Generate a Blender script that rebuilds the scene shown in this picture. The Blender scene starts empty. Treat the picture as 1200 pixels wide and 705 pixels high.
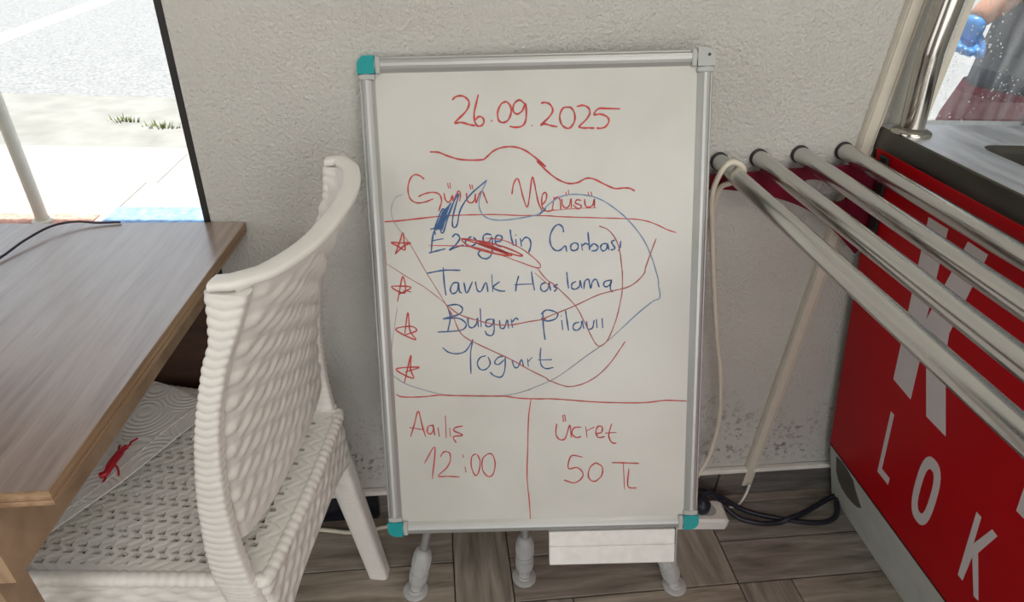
import bpy, bmesh, math, random
from mathutils import Vector, Matrix

# ------------------------------------------------------------------ camera, sky, sun, lights, exposure
SC = bpy.context.scene
COL = SC.collection
cam_d = bpy.data.cameras.new('camera'); cam = bpy.data.objects.new('camera', cam_d); COL.objects.link(cam)
cam_d.sensor_width = 36.0; cam_d.lens = 726.3 / 1200 * 36.0; cam_d.clip_start = 0.02; cam_d.clip_end = 200
def cam_matrix(pitch, roll, yaw, loc):
    p, r, y = map(math.radians, (pitch, roll, yaw))
    fw = Vector((math.sin(y)*math.cos(p), math.cos(y)*math.cos(p), -math.sin(p)))
    rt = Vector((math.cos(y), -math.sin(y), 0)); up = rt.cross(fw)
    r2 = rt*math.cos(r) + up*math.sin(r); u2 = -rt*math.sin(r) + up*math.cos(r)
    m = Matrix((r2, u2, -fw)).transposed().to_4x4(); m.translation = Vector(loc); return m
cam.matrix_world = cam_matrix(31.79, 3.296, 7.198, (0, 0, 1.2))
SC.camera = cam
SC.view_settings.view_transform = 'Standard'; SC.view_settings.look = 'None'
SC.view_settings.gamma = 1.0; SC.view_settings.use_curve_mapping = False
SC.view_settings.exposure = -0.2

world = bpy.data.worlds.new('sky'); SC.world = world; world.use_nodes = True
wn = world.node_tree.nodes; wl = world.node_tree.links
sky = wn.new('ShaderNodeTexSky'); sky.sky_type = 'HOSEK_WILKIE'; sky.turbidity = 5.0
sky.sun_direction = Vector((0.12, 0.0, 1.0)).normalized(); sky.ground_albedo = 0.4
wn['Background'].inputs[1].default_value = 7.0
haze = wn.new('ShaderNodeMix'); haze.data_type = 'RGBA'; haze.inputs[0].default_value = 0.45; haze.inputs[7].default_value = (0.30, 0.29, 0.275, 1)
wl.new(sky.outputs[0], haze.inputs[6]); wl.new(haze.outputs[2], wn['Background'].inputs[0])

sun_d = bpy.data.lights.new('sun', 'SUN'); sun = bpy.data.objects.new('sun', sun_d); COL.objects.link(sun)
sun_d.energy = 10.0; sun_d.angle = math.radians(0.6); sun_d.color = (1.0, 0.95, 0.88)
sun.rotation_euler = Vector((-0.12, 0.0, -1.0)).to_track_quat('-Z', 'Y').to_euler(); sun.location = (0, -2, 6)

def area(name, loc, target, sx, sy, energy, color):
    d = bpy.data.lights.new(name, 'AREA'); d.shape = 'RECTANGLE'; d.size = sx; d.size_y = sy; d.energy = energy; d.color = color
    o = bpy.data.objects.new(name, d); COL.objects.link(o); o.location = loc
    o.rotation_euler = (Vector(target) - Vector(loc)).to_track_quat('-Z', 'Y').to_euler(); return o
area('shopfront_fill', (0.4, -2.2, 1.55), (0.4, 0.9, 0.7), 3.0, 1.8, 38.0, (1.0, 0.955, 0.89))  # unseen fill lamp added for soft daylight from behind the camera
area('side_fill', (-2.85, -0.7, 1.0), (1.0, 0.1, 0.5), 2.0, 1.9, 24.0, (1.0, 0.97, 0.95))  # unseen fill lamp, added to brighten the red panel and low right
area('ceiling_lamp_light', (0.5, -0.4, 2.52), (0.5, -0.4, 0), 1.2, 0.3, 12.0, (1.0, 0.93, 0.84))

# ------------------------------------------------------------------ helpers
def wy(x): return 0.992 + 0.0266*x            # the front wall is turned a degree and a half
PI = math.pi
MATS = {}
def nodes(name, rough=0.5, metal=0.0, spec=0.5):
    m = bpy.data.materials.new(name); m.use_nodes = True; t = m.node_tree
    b = t.nodes['Principled BSDF']; b.inputs['Roughness'].default_value = rough; b.inputs['Metallic'].default_value = metal
    b.inputs['Specular IOR Level'].default_value = spec
    MATS[name] = m; return m, t, b
def N(t, kind, **kw):
    n = t.nodes.new(kind)
    for k, v in kw.items():
        if k in n.inputs: n.inputs[k].default_value = v
        else: setattr(n, k, v)
    return n
def ramp(t, src, stops):
    r = t.nodes.new('ShaderNodeValToRGB'); e = r.color_ramp.elements
    while len(e) < len(stops): e.new(0.5)
    for i, (p, c) in enumerate(stops): e[i].position = p; e[i].color = (*c, 1) if len(c) == 3 else c
    t.links.new(src, r.inputs[0]); return r
def mapped(t, scale, coord='Object', rand=False):
    tc = t.nodes.new('ShaderNodeTexCoord'); mp = t.nodes.new('ShaderNodeMapping'); mp.inputs['Scale'].default_value = scale
    t.links.new(tc.outputs[coord], mp.inputs[0])
    if rand:
        oi = t.nodes.new('ShaderNodeObjectInfo'); mu = N(t, 'ShaderNodeMath', operation='MULTIPLY'); mu.inputs[1].default_value = 37.0
        t.links.new(oi.outputs['Random'], mu.inputs[0]); cb = t.nodes.new('ShaderNodeCombineXYZ')
        for i in range(3): t.links.new(mu.outputs[0], cb.inputs[i])
        t.links.new(cb.outputs[0], mp.inputs['Location'])
    return mp.outputs[0]
def bump(t, b, height, strength, dist=0.002):
    n = t.nodes.new('ShaderNodeBump'); n.inputs['Strength'].default_value = strength; n.inputs['Distance'].default_value = dist
    t.links.new(height, n.inputs['Height']); t.links.new(n.outputs[0], b.inputs['Normal'])
def plain(name, col, rough=0.5, metal=0.0, spec=0.5, var=0.08, scale=30.0, bmp=0.0, bscale=200.0):
    m, t, b = nodes(name, rough, metal, spec)
    v = mapped(t, (scale,)*3); nz = N(t, 'ShaderNodeTexNoise', Detail=4.0); nz.inputs['Scale'].default_value = 1.0
    t.links.new(v, nz.inputs['Vector'])
    c0 = tuple(max(0, c*(1-var)) for c in col); c1 = tuple(min(1, c*(1+var)) for c in col)
    r = ramp(t, nz.outputs['Fac'], [(0.3, c0), (0.7, c1)]); t.links.new(r.outputs[0], b.inputs['Base Color'])
    if bmp:
        v2 = mapped(t, (bscale,)*3); n2 = N(t, 'ShaderNodeTexNoise', Detail=3.0); n2.inputs['Scale'].default_value = 1.0
        t.links.new(v2, n2.inputs['Vector']); bump(t, b, n2.outputs['Fac'], bmp)
    return m

class MB:
    """collects shapes into one mesh"""
    def __init__(s): s.v = []; s.f = []; s.smooth = []
    def add(s, vs, fs, smooth=False):
        o = len(s.v); s.v += [Vector(p) for p in vs]; s.f += [tuple(i+o for i in f) for f in fs]; s.smooth += [smooth]*len(fs)
    def box(s, x0, x1, y0, y1, z0, z1, fr=None, bev=0.0):
        """fr = (origin, ex, ey, ez)"""
        def T(p):
            if fr is None: return Vector(p)
            return Vector(fr[0]) + Vector(fr[1])*p[0] + Vector(fr[2])*p[1] + Vector(fr[3])*p[2]
        if bev <= 0:
            c = [T((x, y, z)) for z in (z0, z1) for (x, y) in ((x0, y0), (x1, y0), (x1, y1), (x0, y1))]
            s.add(c, [(3,2,1,0), (4,5,6,7), (0,1,5,4), (1,2,6,5), (2,3,7,6), (3,0,4,7)]); return
        b = bev; rings = []
        for z, q in ((z0, b), (z0+b, 0), (z1-b, 0), (z1, b)):
            k = b*1.0
            xs0, xs1, ys0, ys1 = x0+q, x1-q, y0+q, y1-q
            rings.append([T(p) for p in ((xs0+k, ys0, z), (xs1-k, ys0, z), (xs1, ys0+k, z), (xs1, ys1-k, z), (xs1-k, ys1, z), (xs0+k, ys1, z), (xs0, ys1-k, z), (xs0, ys0+k, z))])
        vs = [p for r in rings for p in r]; fs = [tuple(range(7, -1, -1)), tuple(range(24, 32))]
        for r in range(3):
            for i in range(8): j = (i+1) % 8; fs.append((r*8+i, r*8+j, r*8+8+j, r*8+8+i))
        s.add(vs, fs)
    def tube(s, pts, r, n=12, caps=True, flat=1.0, up=None):
        pts = [Vector(p) for p in pts]; rr = r if isinstance(r, (list, tuple)) else [r]*len(pts)
        t0 = (pts[1]-pts[0]).normalized(); a = Vector(up) if up else (Vector((0,0,1)) if abs(t0.z) < 0.9 else Vector((1,0,0)))
        nrm = (a - t0*a.dot(t0)).normalized(); vs = []; fs = []
        for i, p in enumerate(pts):
            t = (pts[min(i+1, len(pts)-1)] - pts[max(i-1, 0)]).normalized()
            nrm = (nrm - t*nrm.dot(t)).normalized(); bn = t.cross(nrm)
            for k in range(n):
                an = 2*PI*k/n; vs.append(p + nrm*math.cos(an)*rr[i]*flat + bn*math.sin(an)*rr[i])
        for i in range(len(pts)-1):
            for k in range(n): j = (k+1) % n; fs.append((i*n+k, i*n+j, (i+1)*n+j, (i+1)*n+k))
        s.add(vs, fs, True)
        if caps: 
            o = len(pts)-1
            s.add([vs[k] for k in range(n)], [tuple(range(n-1, -1, -1))]); s.add([vs[o*n+k] for k in range(n)], [tuple(range(n))])
    def lathe(s, base, axis, prof, n=24):
        """prof: list of (distance along the axis, radius)"""
        base = Vector(base); ax = Vector(axis).normalized(); a = Vector((0,0,1)) if abs(ax.z) < 0.9 else Vector((1,0,0))
        u = (a - ax*a.dot(ax)).normalized(); w = ax.cross(u); vs = []; fs = []
        for d, r in prof:
            for k in range(n): an = 2*PI*k/n; vs.append(base + ax*d + (u*math.cos(an) + w*math.sin(an))*r)
        for i in range(len(prof)-1):
            for k in range(n): j = (k+1) % n; fs.append((i*n+k, i*n+j, (i+1)*n+j, (i+1)*n+k))
        s.add(vs, fs, True)
        if prof[0][1] > 1e-5: s.add(vs[:n], [tuple(range(n-1, -1, -1))])
        if prof[-1][1] > 1e-5: s.add(vs[-n:], [tuple(range(n))])
    def prism(s, poly, fr, t):
        """poly 2D in frame (origin, ex, ey, ez), extruded by t along ez"""
        O, ex, ey, ez = map(Vector, fr); n = len(poly)
        vs = [O + ex*p[0] + ey*p[1] for p in poly] + [O + ex*p[0] + ey*p[1] + ez*t for p in poly]
        fs = [tuple(range(n-1, -1, -1)), tuple(range(n, 2*n))] + [(i, (i+1) % n, n+(i+1) % n, n+i) for i in range(n)]
        s.add(vs, fs)
    def grid(s, P, nu, nv, flip=False, closed=False, skip=None):
        vs = [P(i, j) for j in range(nv+1) for i in range(nu+(0 if closed else 1))]; w = nu + (0 if closed else 1); fs = []
        for j in range(nv):
            for i in range(nu):
                if skip and skip(i, j): continue
                k = (i+1) % w if closed else i+1
                f = (j*w+i, j*w+k, (j+1)*w+k, (j+1)*w+i); fs.append(f[::-1] if flip else f)
        s.add(vs, fs, True)
    def build(s, name, mat, parent=None, local=False, recalc=False):
        me = bpy.data.meshes.new(name); o = bpy.data.objects.new(name, me); COL.objects.link(o)
        xs = [p.x for p in s.v]; ys = [p.y for p in s.v]; zs = [p.z for p in s.v]
        c = Vector(((min(xs)+max(xs))/2, (min(ys)+max(ys))/2, min(zs)))
        if parent is not None:
            o.parent = parent
            off = c if local else c - WORLD.get(parent.name, Vector())
            o.location = off
        else: o.location = c
        WORLD[o.name] = (WORLD.get(parent.name, Vector()) + c) if (local and parent is not None) else c
        me.from_pydata([p - c for p in s.v], [], s.f)
        me.polygons.foreach_set('use_smooth', s.smooth)
        if isinstance(mat, str): mat = MATS[mat]
        me.materials.append(mat)
        if recalc:
            bm = bmesh.new(); bm.from_mesh(me); bmesh.ops.recalc_face_normals(bm, faces=bm.faces); bm.to_mesh(me); bm.free()
        me.validate(); me.update()
        if any(s.smooth) and mat.name != 'white_plastic': me.set_sharp_from_angle(angle=math.radians(38))
        return o
WORLD = {}
def empty(name, loc, rz=0.0):
    o = bpy.data.objects.new(name, None); COL.objects.link(o); o.location = loc; o.rotation_euler = (0, 0, rz); o.empty_display_size = 0.05
    WORLD[o.name] = Vector(loc) if rz == 0 else Vector(); return o
def tag(o, label=None, cat=None, group=None, kind=None):
    if label: o['label'] = label
    if cat: o['category'] = cat
    if group: o['group'] = group
    if kind: o['kind'] = kind
    return o
def smooth(pts, k=6):
    """Catmull-Rom through the points"""
    P = [Vector(p) for p in pts]
    if len(P) < 3: return P
    P = [P[0]*2-P[1]] + P + [P[-1]*2-P[-2]]; out = []
    for i in range(1, len(P)-2):
        for j in range(k):
            t = j/k; a, b, c, d = P[i-1], P[i], P[i+1], P[i+2]
            out.append(0.5*((2*b) + (c-a)*t + (2*a-5*b+4*c-d)*t*t + (3*b-a-3*c+d)*t**3))
    out.append(P[-2]); return out
def lerp_tab(tab, x):
    if x <= tab[0][0]: return tab[0][1]
    for (a, p), (b, q) in zip(tab, tab[1:]):
        if x <= b: f = (x-a)/(b-a); f = f*f*(3-2*f) if False else f; return p + (q-p)*f
    return tab[-1][1]

# ------------------------------------------------------------------ materials
def mat_wall():
    m, t, b = nodes('stucco', 0.85, 0, 0.2)
    v = mapped(t, (1, 1, 1)); n1 = N(t, 'ShaderNodeTexNoise', Detail=5.0, Roughness=0.55); n1.inputs['Scale'].default_value = 170
    n2 = N(t, 'ShaderNodeTexNoise', Detail=3.0); n2.inputs['Scale'].default_value = 3
    n3 = N(t, 'ShaderNodeTexNoise', Detail=6.0, Roughness=0.65); n3.inputs['Scale'].default_value = 70
    for n in (n1, n2, n3): t.links.new(v, n.inputs['Vector'])
    base = ramp(t, n2.outputs['Fac'], [(0.3, (0.58, 0.575, 0.54)), (0.7, (0.64, 0.635, 0.60))])
    # damp stains: specks that only sit low on the wall
    sx = t.nodes.new('ShaderNodeSeparateXYZ'); gp = t.nodes.new('ShaderNodeNewGeometry'); t.links.new(gp.outputs['Position'], sx.inputs[0])
    zr = N(t, 'ShaderNodeMapRange'); zr.inputs['From Min'].default_value = 0.36; zr.inputs['From Max'].default_value = 0.12; t.links.new(sx.outputs['Z'], zr.inputs['Value'])
    zr2 = N(t, 'ShaderNodeMapRange'); zr2.inputs['From Min'].default_value = 0.09; zr2.inputs['From Max'].default_value = 0.15; t.links.new(sx.outputs['Z'], zr2.inputs['Value'])
    sp = ramp(t, n3.outputs['Fac'], [(0.52, (0, 0, 0)), (0.62, (1, 1, 1))])
    pt = N(t, 'ShaderNodeTexNoise', Detail=2.0); pt.inputs['Scale'].default_value = 9; t.links.new(v, pt.inputs['Vector'])
    pr = ramp(t, pt.outputs['Fac'], [(0.38, (0, 0, 0)), (0.54, (1, 1, 1))])
    m1 = N(t, 'ShaderNodeMath', operation='MULTIPLY'); m2 = N(t, 'ShaderNodeMath', operation='MULTIPLY'); m3 = N(t, 'ShaderNodeMath', operation='MULTIPLY')
    t.links.new(zr.outputs[0], m1.inputs[0]); t.links.new(zr2.outputs[0], m1.inputs[1]); t.links.new(m1.outputs[0], m2.inputs[0]); t.links.new(sp.outputs[0], m2.inputs[1])
    t.links.new(m2.outputs[0], m3.inputs[0]); t.links.new(pr.outputs[0], m3.inputs[1])
    mx = N(t, 'ShaderNodeMix', data_type='RGBA'); t.links.new(m3.outputs[0], mx.inputs[0]); t.links.new(base.outputs[0], mx.inputs[6]); mx.inputs[7].default_value = (0.13, 0.10, 0.08, 1)
    t.links.new(mx.outputs[2], b.inputs['Base Color']); bump(t, b, n1.outputs['Fac'], 1.0, 0.006)
mat_wall()
def mat_wood(name, stops, scale, rough, axis=(3, 60, 60), rand=False, bmp=0.15, spec=0.5):
    m, t, b = nodes(name, rough, 0, spec)
    v = mapped(t, axis, rand=rand)
    n1 = N(t, 'ShaderNodeTexNoise', Detail=6.0, Roughness=0.6, Distortion=0.4); n1.inputs['Scale'].default_value = scale; t.links.new(v, n1.inputs['Vector'])
    r = ramp(t, n1.outputs['Fac'], stops); out = r.outputs[0]
    if rand:
        oi = t.nodes.new('ShaderNodeObjectInfo'); rr = ramp(t, oi.outputs['Random'], [(0, (0.78, 0.78, 0.80)), (1, (1.18, 1.12, 1.05))])
        mx = N(t, 'ShaderNodeMix', data_type='RGBA', blend_type='MULTIPLY'); mx.inputs[0].default_value = 1
        t.links.new(out, mx.inputs[6]); t.links.new(rr.outputs[0], mx.inputs[7]); out = mx.outputs[2]
    t.links.new(out, b.inputs['Base Color']); bump(t, b, n1.outputs['Fac'], bmp, 0.001)
    return m
mat_wood('floor_wood', [(0.25, (0.10, 0.09, 0.078)), (0.42, (0.225, 0.203, 0.175)), (0.58, (0.32, 0.293, 0.258)), (0.75, (0.45, 0.418, 0.372))], 1.0, 0.5, (6, 48, 48), True, 0.2)
mat_wood('skirting_tile', [(0.3, (0.085, 0.08, 0.075)), (0.5, (0.14, 0.132, 0.122)), (0.7, (0.21, 0.20, 0.185))], 1.0, 0.5, (7, 50, 60), True, 0.2)
mat_wood('table_wood', [(0.3, (0.22, 0.15, 0.12)), (0.5, (0.31, 0.225, 0.185)), (0.7, (0.38, 0.29, 0.245))], 1.0, 0.36, (90, 6, 90), False, 0.12, 0.8)
_tb = MATS['table_wood'].node_tree.nodes['Principled BSDF']; _tb.inputs['Coat Weight'].default_value = 1.0; _tb.inputs['Coat Roughness'].default_value = 0.22; _tb.inputs['Coat IOR'].default_value = 2.0
mat_wood('edge_wood', [(0.3, (0.20, 0.12, 0.065)), (0.5, (0.33, 0.21, 0.12)), (0.7, (0.46, 0.31, 0.19))], 1.0, 0.45, (60, 4, 120), False, 0.12)
mat_wood('apron_wood', [(0.3, (0.26, 0.165, 0.095)), (0.5, (0.40, 0.27, 0.17)), (0.7, (0.50, 0.35, 0.23))], 1.0, 0.5, (90, 12, 14), False, 0.12)
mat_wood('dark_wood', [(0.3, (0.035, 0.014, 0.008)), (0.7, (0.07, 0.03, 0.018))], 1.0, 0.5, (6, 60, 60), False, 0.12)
plain('joint', (0.07, 0.06, 0.055), 0.9)
plain('white_plastic', (0.80, 0.79, 0.75), 0.38, var=0.03)
plain('beige_plastic', (0.66, 0.62, 0.53), 0.45, var=0.05)
plain('cord_cream', (0.72, 0.67, 0.56), 0.45, var=0.05)
plain('cord_dark', (0.012, 0.014, 0.025), 0.4, var=0.1)
plain('cord_purple', (0.03, 0.012, 0.03), 0.4, var=0.1)
plain('black_frame', (0.02, 0.018, 0.018), 0.4)
plain('white_paint', (0.78, 0.77, 0.73), 0.6, bmp=0.3, bscale=150)
plain('black_tile', (0.012, 0.013, 0.02), 0.25, bmp=0.1)
plain('ceiling_paint', (0.75, 0.74, 0.71), 0.9)
plain('teal_plastic', (0.0, 0.30, 0.31), 0.4, var=0.05)
plain('grey_plastic', (0.42, 0.44, 0.43), 0.4, var=0.05)
plain('clutch_plastic', (0.47, 0.48, 0.48), 0.35, var=0.06)
plain('aluminium', (0.42, 0.43, 0.42), 0.42, 0.6, var=0.04, scale=12)
plain('tray_white', (0.78, 0.78, 0.76), 0.45, var=0.06, scale=60)
plain('marker_red', (0.50, 0.06, 0.055), 0.6, var=0.2, scale=90)
plain('marker_paleblue', (0.17, 0.27, 0.45), 0.6, var=0.15, scale=90)
plain('marker_palered', (0.42, 0.12, 0.11), 0.6, var=0.2, scale=90)
plain('marker_blue', (0.04, 0.115, 0.29), 0.6, var=0.2, scale=90)
plain('marker_grey', (0.26, 0.28, 0.36), 0.6, var=0.15, scale=90)
plain('panel_red', (0.44, 0.001, 0.006), 0.42, spec=0.18, var=0.05, scale=5)
plain('letter_white', (0.64, 0.60, 0.61), 0.4, var=0.03)
plain('kick_grey', (0.52, 0.55, 0.52), 0.55, var=0.08, scale=14, bmp=0.1)
plain('dark_metal', (0.05, 0.05, 0.05), 0.4, 0.7)
plain('hole_dark', (0.10, 0.095, 0.085), 0.6)
plain('maroon_plate', (0.15, 0.012, 0.03), 0.22, 0.2, var=0.25, scale=16)
plain('scrap_red', (0.45, 0.008, 0.02), 0.4, var=0.2)
plain('glove_blue', (0.06, 0.24, 0.62), 0.3, var=0.1, bmp=0.3, bscale=90)
plain('skin', (0.50, 0.26, 0.19), 0.5, var=0.06)
plain('shirt_grey', (0.055, 0.065, 0.085), 0.9, var=0.15, bmp=0.2)
plain('cloth_maroon', (0.16, 0.02, 0.035), 0.9, var=0.15, bmp=0.2)
plain('hair_dark', (0.03, 0.02, 0.015), 0.6)
plain('shoe_dark', (0.03, 0.03, 0.03), 0.5)
plain('lip', (0.35, 0.12, 0.1), 0.5); plain('eye_white', (0.8, 0.8, 0.8), 0.3)
plain('slab', (0.40, 0.385, 0.37), 0.9, var=0.06, scale=12, bmp=0.3, bscale=60)
plain('kerb', (0.36, 0.34, 0.31), 0.9, var=0.12, scale=10, bmp=0.3, bscale=60)
plain('verge', (0.27, 0.262, 0.25), 0.95, var=0.14, scale=6, bmp=0.3, bscale=40)
plain('road', (0.25, 0.25, 0.258), 0.95, var=0.32, scale=45, bmp=0.4, bscale=90)
plain('road_paint', (0.8, 0.8, 0.78), 0.8, var=0.06)
plain('gutter_dirt', (0.13, 0.11, 0.085), 0.95, var=0.3, scale=20)
plain('weed', (0.12, 0.16, 0.04), 0.8)
plain('tint_red', (0.62, 0.32, 0.26), 0.9, var=0.4, scale=50)
plain('pavement_joint', (0.2, 0.19, 0.175), 0.95)
plain('tint_blue', (0.24, 0.38, 0.64), 0.9, var=0.35, scale=35)
plain('far_ground', (0.42, 0.40, 0.37), 0.95)
def steel(name, col, rough, streak=(4, 160, 160), aniso=0.0):
    m, t, b = nodes(name, rough, 1.0)
    v = mapped(t, streak); n = N(t, 'ShaderNodeTexNoise', Detail=4.0); n.inputs['Scale'].default_value = 1; t.links.new(v, n.inputs['Vector'])
    r = ramp(t, n.outputs['Fac'], [(0.3, tuple(c*0.86 for c in col)), (0.7, col)]); t.links.new(r.outputs[0], b.inputs['Base Color'])
    r2 = ramp(t, n.outputs['Fac'], [(0.3, (rough*0.8,)*3), (0.7, (rough*1.25,)*3)]); t.links.new(r2.outputs[0], b.inputs['Roughness'])
steel('rail_steel', (0.66, 0.655, 0.63), 0.20, (150, 3, 150))
steel('worktop_steel', (0.90, 0.92, 0.95), 0.40, (40, 6, 40))
steel('fascia_steel', (0.135, 0.13, 0.118), 0.35, (12, 9, 30))  # dark floor reflection and brown stains both put into the colour
steel('post_chrome', (0.50, 0.48, 0.44), 0.12, (30, 30, 4))
def mat_board():
    m, t, b = nodes('board_white', 0.22, 0, 0.5)
    v = mapped(t, (1, 1, 1)); n = N(t, 'ShaderNodeTexNoise', Detail=4.0, Distortion=0.6); n.inputs['Scale'].default_value = 5; t.links.new(v, n.inputs['Vector'])
    r = ramp(t, n.outputs['Fac'], [(0.3, (0.54, 0.545, 0.51)), (0.6, (0.60, 0.605, 0.57)), (0.8, (0.57, 0.58, 0.55))]); t.links.new(r.outputs[0], b.inputs['Base Color'])
mat_board()
def mat_towel():
    m, t, b = nodes('paper_towel', 0.9, 0, 0.2); b.inputs['Base Color'].default_value = (0.82, 0.81, 0.78, 1)
    v = mapped(t, (1, 1, 1)); vo = N(t, 'ShaderNodeTexVoronoi'); vo.inputs['Scale'].default_value = 15; t.links.new(v, vo.inputs['Vector'])
    mu = N(t, 'ShaderNodeMath', operation='MULTIPLY'); mu.inputs[1].default_value = 60; si = N(t, 'ShaderNodeMath', operation='SINE')
    t.links.new(vo.outputs['Distance'], mu.inputs[0]); t.links.new(mu.outputs[0], si.inputs[0]); bump(t, b, si.outputs[0], 0.3, 0.0012)
mat_towel()
def mat_glass(name, specks):
    m = bpy.data.materials.new(name); m.use_nodes = True; t = m.node_tree; t.nodes.clear(); MATS[name] = m
    o = t.nodes.new('ShaderNodeOutputMaterial'); tr = t.nodes.new('ShaderNodeBsdfTransparent'); tr.inputs[0].default_value = (0.95, 0.97, 0.96, 1)
    gl = t.nodes.new('ShaderNodeBsdfGlossy'); gl.inputs['Roughness'].default_value = 0.02
    fr = t.nodes.new('ShaderNodeFresnel'); fr.inputs[0].default_value = 1.35; mx = t.nodes.new('ShaderNodeMixShader')
    t.links.new(fr.outputs[0], mx.inputs[0]); t.links.new(tr.outputs[0], mx.inputs[1]); t.links.new(gl.outputs[0], mx.inputs[2]); out = mx.outputs[0]
    if specks:
        df = t.nodes.new('ShaderNodeBsdfDiffuse'); df.inputs[0].default_value = (0.85, 0.85, 0.85, 1); tl = t.nodes.new('ShaderNodeBsdfTranslucent'); tl.inputs[0].default_value = (0.85, 0.85, 0.85, 1)
        ad = t.nodes.new('ShaderNodeMixShader'); ad.inputs[0].default_value = 0.6; t.links.new(df.outputs[0], ad.inputs[1]); t.links.new(tl.outputs[0], ad.inputs[2])
        v = mapped(t, (1, 1, 1)); vo = N(t, 'ShaderNodeTexVoronoi'); vo.inputs['Scale'].default_value = 105; t.links.new(v, vo.inputs['Vector'])
        r = ramp(t, vo.outputs['Distance'], [(0.10, (1, 1, 1)), (0.24, (0, 0, 0))])
        n = N(t, 'ShaderNodeTexNoise', Detail=3.0); n.inputs['Scale'].default_value = 26; t.links.new(v, n.inputs['Vector'])
        r2 = ramp(t, n.outputs['Fac'], [(0.46, (0, 0, 0)), (0.66, (1, 1, 1))])
        v3 = mapped(t, (55, 55, 7)); n3 = N(t, 'ShaderNodeTexNoise', Detail=4.0); n3.inputs['Scale'].default_value = 1; t.links.new(v3, n3.inputs['Vector'])
        r3 = ramp(t, n3.outputs['Fac'], [(0.42, (0.02,)*3), (0.75, (0.22,)*3)])
        mu = N(t, 'ShaderNodeMath', operation='MULTIPLY'); t.links.new(r.outputs[0], mu.inputs[0]); t.links.new(r2.outputs[0], mu.inputs[1])
        mxx = N(t, 'ShaderNodeMath', operation='MAXIMUM'); t.links.new(mu.outputs[0], mxx.inputs[0]); t.links.new(r3.outputs[0], mxx.inputs[1])
        m2 = t.nodes.new('ShaderNodeMixShader'); t.links.new(mxx.outputs[0], m2.inputs[0]); t.links.new(out, m2.inputs[1]); t.links.new(ad.outputs[0], m2.inputs[2]); out = m2.outputs[0]
    t.links.new(out, o.inputs[0])
mat_glass('clear_glass', False); mat_glass('splashed_glass', True)

# ------------------------------------------------------------------ the setting
th = math.atan(0.0266)
WX = Vector((math.cos(th), math.sin(th), 0)); WN = Vector((-math.sin(th), math.cos(th), 0)); WZ = Vector((0, 0, 1))
WF = (Vector((0, wy(0), 0)), WX, WN, WZ)      # frame of the front wall: x along it, y out into the street
def struct(o): return tag(o, kind='structure')

b = MB(); b.box(-3.0, 2.4, -2.4, 0.985, -0.10, -0.0055); b.add([(-3, .985, -.0055), (2.4, .985, -.0055), (2.4, wy(2.4)+.02, -.0055), (-3, wy(-3)+.0, -.0055)], [(0,1,2,3)])
floor = struct(b.build('floor', 'joint'))
# planks: blocks of three lying planks and one standing plank, each band shifted by a plank's width
U = 0.122; UY = 0.105; BAND = 3*UY
def plank_mesh(L, Wd):
    q = MB(); g = 0.0014; q.box(-L/2+g, L/2-g, -Wd/2+g, Wd/2-g, 0, 0.006, bev=0.0012)
    me = bpy.data.meshes.new('plank'); me.from_pydata(q.v, [], q.f); me.materials.append(MATS['floor_wood']); me.update(); return me
PM = plank_mesh(3*U, UY); PS = plank_mesh(BAND, U); made = 0
def plank(cx, cy, rot, me=None):
    global made
    p = WX*cx + WN*cy
    o = bpy.data.objects.new('plank', me or PM); COL.objects.link(o); o.parent = floor
    o.location = Vector((p.x, p.y, -0.006)) - floor.location; o.rotation_euler = (0, 0, th + rot); made += 1
X0 = 0.157; Y0 = 0.745
for band in range(-7, 1):
    yb = Y0 + band*BAND; sh = X0 - U*1.0 + (-band)*U
    for k in range(-6, 6):
        x = sh + k*4*U       # standing plank at x .. x+U, lying ones x+U .. x+4U
        rows = 3
        if band == 0:        # cut by the wall
            top = wy(0) - 0.004
            if x + 4*U < -1.9 or x > 1.9: continue
            h0 = top - yb
            mv = plank_mesh(h0, U); plank(x + U/2, yb + h0/2, PI/2, mv)
            n = int(h0 // UY)
            for r in range(n): plank(x + 2.5*U, yb + UY*(r+.5), 0)
            rest = h0 - n*UY
            if rest > 0.01: plank(x + 2.5*U, yb + n*UY + rest/2, 0, plank_mesh(3*U, rest))
            continue
        if x + 4*U < -1.9 or x > 1.9: continue
        plank(x + U/2, yb + BAND/2, PI/2, PS)
        for r in range(3): plank(x + 2.5*U, yb + UY*(r+.5), 0)

b = MB()
b.box(-3.0, -.385, 0, .12, 2.25, 2.62, WF); b.box(-3.0, -.385, 0, .12, -.1, .03, WF)
b.box(-.385, .832, 0, .12, -.1, 2.62, WF); b.box(.832, 2.4, 0, .12, -.1, .90, WF); b.box(.832, 2.4, 0, .12, 2.25, 2.62, WF)
struct(b.build('wall_front', 'stucco'))
b = MB(); b.box(-3.12, -3.0, -2.4, 1.05, -.1, 2.62); struct(b.build('wall_left', 'stucco'))
b = MB(); b.box(2.4, 2.52, -2.4, 1.18, -.1, 2.62); struct(b.build('wall_right', 'stucco'))
b = MB(); b.box(-3.12, 2.52, -2.4, 1.30, 2.62, 2.75); struct(b.build('ceiling', 'ceiling_paint'))
b = MB(); b.box(-3.0, -.4, -2.52, -2.4, -.1, 2.62); b.box(1.2, 2.4, -2.52, -2.4, -.1, 2.62); b.box(-.4, 1.2, -2.52, -2.4, 2.2, 2.62); struct(b.build('wall_back', 'stucco'))
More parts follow.
